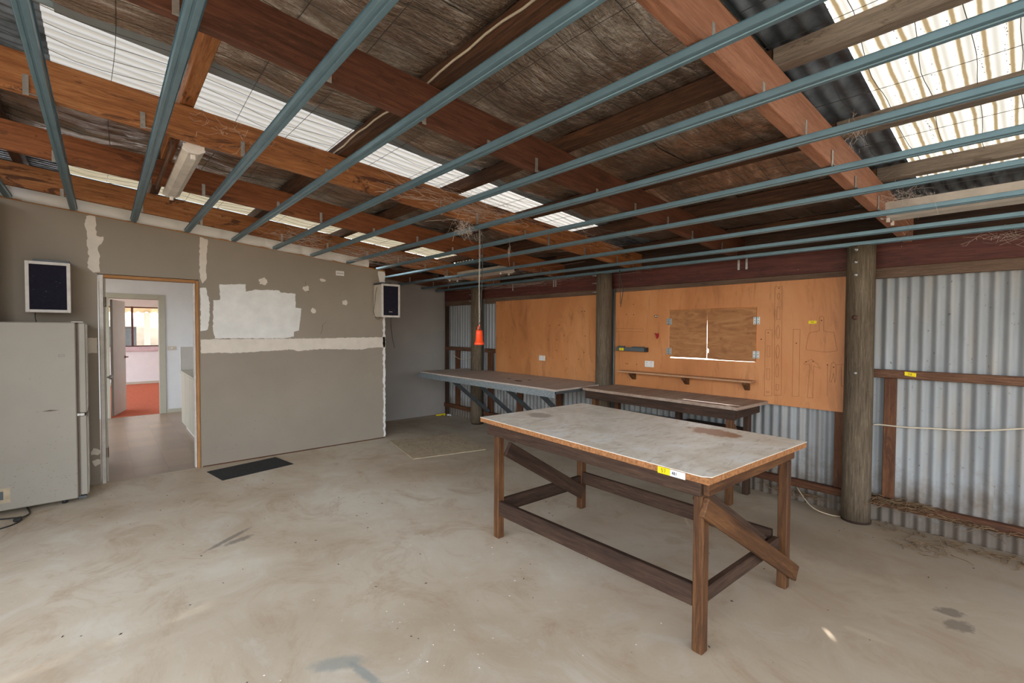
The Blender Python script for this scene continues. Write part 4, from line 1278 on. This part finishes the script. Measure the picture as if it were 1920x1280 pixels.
# ================================================================== FRIDGE
fr = thing('fridge', 'ivory upright fridge-freezer standing side-on beside the doorway', 'fridge', (-0.5, 5.93, 0))
FX1 = -0.188
box('cabinet', (-0.80, 5.665, 0.035), (FX1, 6.17, 1.615), M['fridge'], fr, 0.008)
box('door_seal', (FX1+0.0005, 5.685, 0.05), (FX1+0.016, 6.16, 1.60), M['fridge_gap'], fr, 0.001)
for z0, z1 in ((0.055, 0.775), (0.800, 1.610)):
    fd = box('fridge_door', (FX1+0.017, 5.672, z0), (FX1+0.066, 6.172, z1), M['fridge'], fr, 0.008)
    box('door_skin', (FX1+0.0665, 5.685, z0+0.012), (FX1+0.070, 6.16, z1-0.012), M['white'], fd, 0.001)
box('hinge_plate', (FX1-0.03, 5.69, 1.6155), (FX1+0.05, 5.75, 1.622), M['bolt'], fr, 0.001)
box('hinge_plate', (FX1+0.0005, 5.668, 0.776), (FX1+0.05, 5.72, 0.7985), M['bolt'], fr, 0.001)
box('hinge_plate', (FX1+0.0005, 5.668, 0.030), (FX1+0.055, 5.72, 0.049), M['strut'], fr, 0.001)
for x in (-0.74, -0.28):
    for y in (5.72, 6.10):
        lathe('foot', [(0.018, 0.0), (0.018, 0.02), (0.012, 0.036)], M['black'], fr, Matrix.Translation((x, y, 0)), 10)
def fl_(x0, z0, x1, z1, m, nm, th=0.001):
    return box(nm, (x0, 5.665-th, z0), (x1, 5.6648, z1), M[m], fr, 0)
fl_(-0.300, 1.312, -0.262, 1.330, 'tool_grey', 'sticker')
fl_(-0.298, 1.314, -0.264, 1.328, 'fridge', 'sticker', 0.0016)
fl_(-0.70, 0.10, -0.605, 0.225, 'osb', 'rating_plate')
fl_(-0.70, 0.13, -0.645, 0.20, 'tool_grey', 'rating_plate', 0.0016)
V, Fc = [], []
rf = random.Random(11)
for i in range(150):
    x = rf.uniform(-0.68, -0.20)
    z = 0.06+abs(rf.gauss(0, 0.22)) if i < 135 else rf.uniform(0.3, 1.3)
    if z > 1.5:
        continue
    a = rf.uniform(-0.3, 0.6)
    L = rf.uniform(0.003, 0.014)
    hgt = rf.uniform(0.0008, 0.0022)
    k0 = len(V)
    V += [(x, 5.6642, z), (x+L*math.cos(a), 5.6642, z+L*math.sin(a)), (x+L*math.cos(a), 5.6642, z+L*math.sin(a)+hgt), (x, 5.6642, z+hgt)]
    Fc.append([k0, k0+1, k0+2, k0+3])
k0 = len(V)
V += [(-0.41, 5.6642, 0.842), (-0.36, 5.6642, 0.838), (-0.30, 5.6642, 0.843), (-0.36, 5.6642, 0.852)]
Fc.append([k0, k0+1, k0+2, k0+3])
o = mesh('scratches', V, Fc, M['fridge_gap'], fr)
o['kind'] = 'stuff'
V, Fc = [], []
for i in range(9):
    z = 0.9+0.07*i+rf.uniform(-0.02, 0.02)
    k0 = len(V)
    V += [(FX1+0.0706, 5.70, z), (FX1+0.0706, 5.75, z+0.004), (FX1+0.0706, 5.74, z+0.03), (FX1+0.0706, 5.69, z+0.025)]
    Fc.append([k0, k0+1, k0+2, k0+3])
mesh('door_sticker', V, Fc, M['tool_grey'], fr)
pc = thing('flex_cable', 'dark power cord with a plug lying in a loop by the fridge', 'cord', (-0.6, 5.4, 0))
tube('flex', smooth_pts([(-0.95, 5.60, 0.006), (-0.75, 5.58, 0.006), (-0.62, 5.53, 0.006), (-0.53, 5.46, 0.012), (-0.54, 5.36, 0.006), (-0.63, 5.28, 0.006), (-0.85, 5.24, 0.006)], 6), 0.006, M['cable'], pc)
tube('flex', smooth_pts([(-0.545, 5.42, 0.016), (-0.50, 5.49, 0.012), (-0.485, 5.56, 0.010), (-0.50, 5.655, 0.012), (-0.52, 5.75, 0.012)], 6), 0.006, M['cable'], pc)
box('plug', (-0.565, 5.385, 0.004), (-0.515, 5.435, 0.034), M['black'], pc, 0.008)

# ================================================================== SPEAKERS
def speaker(x0, x1, y0, z0, z1, label, brx, tw_):
    t = thing('wall_speaker', label, 'speaker', ((x0+x1)/2, YB, z0), 0, 'wall speakers')
    box('cabinet', (x0+0.004, y0+0.012, z0+0.004), (x1-0.004, YB-0.012, z1-0.004), M['cream'], t, 0.006)
    fwid = 0.026
    box('front_frame', (x0, y0, z0), (x0+fwid, y0+0.012, z1), M['white_paint'], t, 0.002)
    box('front_frame', (x1-fwid, y0, z0), (x1, y0+0.012, z1), M['white_paint'], t, 0.002)
    box('front_frame', (x0+fwid, y0, z0), (x1-fwid, y0+0.012, z0+fwid), M['white_paint'], t, 0.002)
    box('front_frame', (x0+fwid, y0, z1-fwid), (x1-fwid, y0+0.012, z1), M['white_paint'], t, 0.002)
    box('grille_cloth', (x0+fwid, y0+0.006, z0+fwid), (x1-fwid, y0+0.011, z1-fwid), M['cloth'], t, 0)
    box('mounting_bracket', (brx, y0+0.03, z1+0.001), (brx+tw_, YB-0.0005, z1+0.022), M['strut'], t, 0.002)
    rn = random.Random(int(x0*100)+3)
    V, Fc = [], []
    for i in range(7):
        x = rn.uniform(x0+0.04, x1-0.04)
        z = rn.uniform(z0+0.05, z1-0.04)
        s = rn.uniform(0.0015, 0.0035)
        k0 = len(V)
        V += [(x, y0+0.0055, z), (x+s, y0+0.0055, z), (x+s, y0+0.0055, z+s), (x, y0+0.0055, z+s)]
        Fc.append([k0, k0+1, k0+2, k0+3])
    o = mesh('dust_specks', V, Fc, M['web'], t)
    o['kind'] = 'stuff'
    return t
speaker(-0.520, -0.225, 5.955, 1.705, 2.165, 'wall speaker with navy cloth above the fridge', -0.47, 0.24)
sp = speaker(2.853, 3.128, 5.915, 1.732, 2.190, 'wall speaker with navy cloth at the right end of the plastered wall', 2.86, 0.15)
box('badge', (2.962, 5.9195, 1.805), (3.012, 5.921, 1.811), M['white_paint'], sp, 0)
tube('speaker_wire', smooth_pts([(2.853, 6.06, 2.15), (2.83, 6.06, 2.06), (2.82, 6.06, 1.92), (2.80, 6.06, 1.82), (2.83, 6.06, 1.73), (2.87, 6.06, 1.70), (2.90, 6.06, 1.728)]), 0.003, M['cable'], sp)
spL = bpy.data.objects['wall_speaker']
tube('speaker_wire', smooth_pts([(-0.475, YB-0.006, 1.72), (-0.478, YB-0.006, 1.66), (-0.470, YB-0.006, 1.60), (-0.49, YB-0.006, 1.50)]), 0.003, M['cable'], spL)
hc = tag(tube('speaker_cable', smooth_pts([(3.665, YR-0.006, 1.76), (3.662, YR-0.006, 1.70), (3.668, YR-0.006, 1.60), (3.681, YR-0.006, 1.495), (3.70, YR-0.006, 1.38), (3.735, YR-0.006, 1.245)]), 0.003, M['cable']), 'dark cable hanging down the recess wall beside the right speaker', 'cable')
# surface plate high on the partition
sw = thing('wall_plate', 'small white terminal plate high on the plastered wall', 'plate', (2.384, YB, 2.315))
box('plate', (2.33, YB-0.011, 2.280), (2.44, YB-0.0003, 2.345), M['white'], sw, 0.003)
for i in range(4):
    lathe('terminal', [(0.006, 0), (0.004, 0.004)], M['ink'], sw, Matrix.Translation((2.352+i*0.022, YB-0.0112, 2.312)) @ Matrix.Rotation(PI/2, 4, 'X'), 8)

# ================================================================== MATS AND BOARDS ON THE FLOOR
mt = thing('door_mat', 'charcoal door mat on the concrete beside the doorway', 'mat', (1.22, 5.79, 0))
q = [(0.823, 5.942), (0.897, 5.508), (1.625, 5.650), (1.548, 6.085)]
prism('mat_backing', q, 'Z', 0.0006, 0.007, M['black'], mt)
cx_, cy_ = sum(a for a, b in q)/4, sum(b for a, b in q)/4
prism('mat_pile', [(cx_+(a-cx_)*0.945, cy_+(b-cy_)*0.90) for a, b in q], 'Z', 0.0072, 0.013, M['mat'], mt)
pb = tag(prism('particle_board', [(2.975, 5.946), (2.776, 4.924), (3.716, 4.707), (3.940, 5.700)], 'Z', 0.0006, 0.009, M['osb']), 'flat dusty particle board sheet lying on the concrete', 'board')
ys = thing('tie_down_strap', 'crumpled yellow strap with a dark buckle in the far corner', 'strap', (4.62, 7.1, 0))
tube('webbing', smooth_pts([(4.50, 7.16, 0.012), (4.56, 7.10, 0.02), (4.60, 7.17, 0.012), (4.64, 7.09, 0.025), (4.66, 7.15, 0.014), (4.61, 7.06, 0.012)], 5), 0.013, M['yellow'], ys)
tube('buckle', smooth_pts([(4.665, 7.04, 0.014), (4.69, 7.0, 0.02), (4.68, 6.96, 0.014)], 4), 0.014, M['paper'], ys)

# ================================================================== WIRE ALONG THE RIGHT WALL, RUBBISH AT ITS FOOT
tag(tube('wall_wire', smooth_pts([(4.725, 0.858, 0.800), (4.735, 0.81, 0.806), (4.732, 0.66, 0.810), (4.733, 0.5, 0.826), (4.735, 0.349, 0.838), (4.735, 0.185, 0.865), (4.735, 0.02, 0.905), (4.735, -0.3, 0.98)]), 0.006, M['white_cable']), 'pale wire sagging along the corrugated wall', 'wire')
tag(tube('wall_wire', smooth_pts([(4.74, 6.95, 1.10), (4.735, 6.75, 1.045), (4.735, 6.55, 1.05), (4.738, 6.36, 1.12), (4.74, 6.28, 1.17)]), 0.005, M['white_cable']), 'pale wire looped across the corrugated wall in the far corner', 'wire')
rr_ = random.Random(21)
def roots(label, pts0, n, spread, name='dry_roots', r=0.003):
    V, Fc = [], []
    for i in range(n):
        p = Vector(pts0[rr_.randrange(len(pts0))])
        p += Vector((rr_.uniform(-spread, spread)*0.5, rr_.uniform(-spread, spread), 0))
        a = rr_.uniform(0, 2*PI)
        pts = []
        for j in range(7):
            pts.append((min(p.x, 4.76), p.y, max(0.004, p.z)))
            a += rr_.uniform(-0.9, 0.9)
            p = p+Vector((math.cos(a), math.sin(a), rr_.uniform(-0.4, 0.4)))*rr_.uniform(0.015, 0.04)
        tube_geo(pts, [r*(1-0.1*j) for j in range(7)], 4, V, Fc)
    o = mesh(name, V, Fc, M['dry'])
    return tag(o, label, 'roots', None, 'stuff')
roots('tangle of dry roots stuck on the bottom rail beside the nearest pole', [(4.70, 0.78-0.02*i, 0.19+0.01*(i % 4)) for i in range(12)], 110, 0.10)
roots('dry roots strewn along the bottom rail of the corrugated wall', [(4.70, 0.5-0.09*i, 0.17) for i in range(12)], 80, 0.06)
roots('dry twigs and roots lying at the foot of the corrugated wall', [(4.66-0.02*(i % 3), 0.8-0.09*i, 0.008) for i in range(14)], 60, 0.08)
roots('dry roots under the timber bench by the bottom rail', [(4.68, 1.25+0.05*i, 0.10) for i in range(8)], 40, 0.08)
roots('loose clump of dry twigs on the concrete in front of the corrugated wall', [(4.40, 0.46, 0.006), (4.46, 0.42, 0.006), (4.33, 0.5, 0.006)], 22, 0.10, 'dry_twigs', 0.0028)
tag(tube('dry_vine', smooth_pts([(4.70, 1.40, 0.15), (4.62, 1.30, 0.07), (4.58, 1.22, 0.03), (4.60, 1.12, 0.008), (4.63, 1.05, 0.006)]), 0.005, M['osb']), 'single pale bent vine on the floor by the timber bench', 'vine')

def flakes(name, label, n, area, size, mat, seed):
    r = random.Random(seed)
    V, Fc = [], []
    for i in range(n):
        x, y = area(r)
        s = r.uniform(*size)
        a = r.uniform(0, PI)
        l2 = s*r.uniform(0.25, 0.9)
        u = Vector((math.cos(a), math.sin(a), 0))*s
        v = Vector((-math.sin(a), math.cos(a), 0))*l2
        c = Vector((x, y, 0.0012))
        k0 = len(V)
        V += [c-u, c+v*0.6, c+u, c-v, c+Vector((0, 0, s*0.35))]
        Fc += [[k0, k0+1, k0+4], [k0+1, k0+2, k0+4], [k0+2, k0+3, k0+4], [k0+3, k0, k0+4]]
    o = mesh(name, V, Fc, mat)
    return tag(o, label, 'debris', None, 'stuff')
flakes('floor_crumbs', 'dark bark crumbs and dirt scattered over the concrete floor', 210, lambda r: (r.uniform(-0.3, 4.5), r.uniform(0.2, 5.8)), (0.0025, 0.011), M['debris'], 1)
flakes('paint_chips', 'small white paint chips scattered on the concrete in the foreground', 70, lambda r: (r.gauss(1.25, 0.45), r.gauss(2.0, 0.5)), (0.002, 0.008), M['chips'], 2)
flakes('board_crumbs', 'dark crumbs scattered on the particle board', 1, lambda r: (3.3, 5.2), (0.01, 0.012), M['debris'], 3)
bpy.data.objects.remove(bpy.data.objects['board_crumbs'])
def on_board(n, seed):
    r = random.Random(seed)
    V, Fc = [], []
    for i in range(n):
        u, v = r.random(), r.random()
        x = lerp(lerp(2.98, 2.80, v), lerp(3.90, 3.70, v), u)
        y = lerp(lerp(5.90, 4.95, v), lerp(5.66, 4.75, v), u)
        s = r.uniform(0.003, 0.012)
        a = r.uniform(0, PI)
        c = Vector((x, y, 0.0095))
        uu = Vector((math.cos(a), math.sin(a), 0))*s
        vv = Vector((-math.sin(a), math.cos(a), 0))*s*0.5
        k0 = len(V)
        V += [c-uu, c+vv, c+uu, c-vv, c+Vector((0, 0, s*0.4))]
        Fc += [[k0, k0+1, k0+4], [k0+1, k0+2, k0+4], [k0+2, k0+3, k0+4], [k0+3, k0, k0+4]]
    o = mesh('board_crumbs', V, Fc, M['debris'])
    tag(o, 'dark crumbs scattered on the particle board', 'debris', None, 'stuff')
on_board(90, 4)

# ================================================================== INSULATION BLANKET ON THE PARTITION TOP
V, Fc = [], []
nx2, ny2 = 190, 8
for i in range(nx2+1):
    x = lerp(-1.40, 2.78, i/nx2)
    seam = abs(((x+0.2) % 0.42)-0.21)/0.21          # 1 at a seam
    bul = 1-seam**3
    dr = 0.03*max(0, noise.noise(Vector((x*2.1, 3, 0))))+0.02*bul
    for j in range(ny2+1):
        t = j/ny2
        a = -0.5*PI+t*PI
        y = YB+0.035-(0.050+0.045*bul)*math.cos(a)+0.01*noise.noise(Vector((x*4, t*2, 1)))
        z = ZB(x)+0.075+0.095*math.sin(a)-dr*math.cos(a)*0.6-(0.0)
        V.append((x, y, max(z, ZB(x)+0.012-0.055*(y < YB-0.015)*bul*(0.5+max(0, noise.noise(Vector((x*2.3, 9, 0))))*2))))
for i in range(nx2):
    for j in range(ny2):
        a = i*(ny2+1)+j
        Fc.append([a, a+1, a+ny2+2, a+ny2+1])
o = mesh('insulation_blanket', V, Fc, M['blanket'], None, None, True)
tag(o, 'white faced insulation blanket stuffed along the top of the plastered wall', 'insulation')

# ================================================================== COBWEBS
def cobweb(label, c, r, n, seed, hang=0.0, tk=1.0):
    rn = random.Random(seed)
    V, Fc = [], []
    c = Vector(c)
    for i in range(n):
        a = c+Vector((rn.gauss(0, r[0]), rn.gauss(0, r[1]), rn.gauss(0, r[2])))
        b = a+Vector((rn.gauss(0, r[0]*0.7), rn.gauss(0, r[1]*0.7), rn.gauss(0, r[2]*0.7)-hang*rn.random()))
        m = (a+b)/2+Vector((rn.uniform(-.01, .01), rn.uniform(-.01, .01), -rn.uniform(0, 0.02)))
        tube_geo([a, m, b], rn.uniform(0.0003, 0.0007)*tk, 3, V, Fc, False)
    o = mesh('cobweb', V, Fc, M['web'])
    return tag(o, label, 'cobweb', None, 'stuff')
cobweb('thick cobweb across the stained rafter near the wall, over the white paint patch', (1.75, 5.66, ZB(1.75)+0.10), (0.16, 0.03, 0.05), 220, 1, 0.0, 1.6)
cobweb('wide cobweb sheet over the last rafter above the right speaker', (2.75, 5.66, ZB(2.75)+0.08), (0.40, 0.03, 0.05), 330, 2, 0.0, 1.6)
cobweb('matted cobweb nest at the top of the hanging chain', (2.35, 3.28, ZB(2.35)+0.02), (0.05, 0.05, 0.04), 160, 3, 0.06, 1.5)
cobweb('cobweb on the pale red rafter under the big skylight', (2.85, 0.62, ZB(2.85)+0.16), (0.06, 0.02, 0.04), 60, 4)
cobweb('cobweb between the pale red rafter and the twin tube light', (3.85, 0.58, ZB(3.85)+0.12), (0.10, 0.08, 0.05), 140, 5, 0.05)
cobweb('dusty cobweb along the twin tube light in the far corner', (4.02, 5.2, ZB(4.02)+0.03), (0.12, 0.5, 0.02), 190, 6, 0.02)
cobweb('cobweb strands on the orange rafter beside the single tube light', (0.55, 3.24, ZB(0.55)+0.13), (0.10, 0.02, 0.04), 40, 7)
cobweb('cobweb over the stained orange rafter where the skylight strip is brightest', (2.3, 3.12, ZB(2.3)+0.13), (0.35, 0.03, 0.05), 170, 8, 0.0, 1.6)
cobweb('cobweb tufts along the top of the dark red beam', (4.70, 5.1, 2.275), (0.02, 0.7, 0.02), 170, 9, 0.03)
cobweb('cobweb strand hanging between two battens near the chain', (2.88, 3.3, ZB(2.88)-0.05), (0.006, 0.006, 0.05), 24, 10, 0.05)
cobweb('cobweb in the upper corner of the corrugated wall at the right', (4.70, 0.15, 2.24), (0.02, 0.09, 0.03), 60, 11, 0.03)
cobweb('cobweb and dirt in the dark end of the white skylight strip', (3.95, 3.1, ZB(3.95)+0.2), (0.25, 0.12, 0.05), 130, 12, 0.03)

# ================================================================== KITCHEN CUPBOARD BEYOND THE DOORWAY
kc = thing('kitchen_cupboard', 'white base cupboard beyond the doorway, doors facing left', 'cupboard', (1.2, 8.1, 0))
box('carcass', (0.915, 7.32, 0.105), (1.45, 8.80, 0.885), M['white'], kc, 0.002)
box('kickboard', (0.955, 7.33, 0.0), (1.44, 8.79, 0.104), M['white'], kc, 0.001)
for (a, b) in ((7.33, 7.86), (7.87, 8.37), (8.38, 8.795)):
    cdn = box('cupboard_door', (0.897, a, 0.11), (0.9145, b, 0.875), M['olive'], kc, 0.002)
    bar('handle', (0.887, b-0.05, 0.80), (0.887, b-0.05, 0.86), 0.012, 0.010, M['rust'], cdn, 0.001)
box('worktop', (0.885, 7.30, 0.886), (1.46, 8.82, 0.91), M['olive'], kc, 0.003)
sb = tag(box('splashback_board', (0.892, 8.826, 0.86), (1.60, 8.845, 1.278), M['white'], None, 0.002), 'pale grey upright board at the end of the white cupboard beyond the doorway', 'board')
sb.location.z -= 0.0
lk = thing('light_switch', 'white wall switch plate on the kitchen wall beyond the doorway', 'switch', (0.975, KY, 1.2))
box('plate', (0.885, KY-0.012, 1.165), (1.000, KY-0.0003, 1.236), M['cream'], lk, 0.003)
box('rocker', (0.930, KY-0.0155, 1.186), (0.955, KY-0.0122, 1.214), M['white'], lk, 0.001)

# ================================================================== OUTSIDE THE FAR WINDOW
V, Fc = [], []
n = 140
for i in range(n+1):
    x = lerp(-4, 7, i/n)
    zz = 0.03*math.cos(2*PI*x/0.22)
    V += [(x, FY+0.6, 2.75+zz), (x, FY+3.4, 2.10+zz)]
for i in range(n):
    Fc.append([2*i, 2*i+1, 2*i+3, 2*i+2])
tag(mesh('verandah_roof', V, Fc, M['beige_iron'], None, None, True), 'beige corrugated verandah roof outside the far window', 'roof')
tag(box('verandah_post', (1.02, FY+3.2, -0.14), (1.18, FY+3.34, 2.09), M['white']), 'white verandah post outside the far window', 'post')
shd = thing('garden_shed', 'grey shed with a pale skillion roof outside the far window', 'shed', (-0.5, 23.5, -0.14))
box('shed_wall', (-3.0, 23.0, -0.14), (0.95, 25.5, 1.62), M['strut'], shd)
box('shed_roof', (-3.2, 22.8, 1.63), (1.15, 25.7, 1.86), M['white'], shd)
V, Fc = [], []
for i in range(25):
    for j in range(13):
        x, y = lerp(-6, 12, i/24), lerp(26.5, 34, j/12)
        V.append((x, y, -0.15+2.6*math.sin(PI*j/12)**0.8*(0.75+0.25*noise.noise(Vector((x*0.4, y*0.4, 0))))))
for i in range(24):
    for j in range(12):
        a = i*13+j
        Fc.append([a, a+1, a+14, a+13])
tag(mesh('earth_bank', V, Fc, M['ground'], None, None, True), 'dry brown earth bank beyond the shed outside the far window', 'bank')
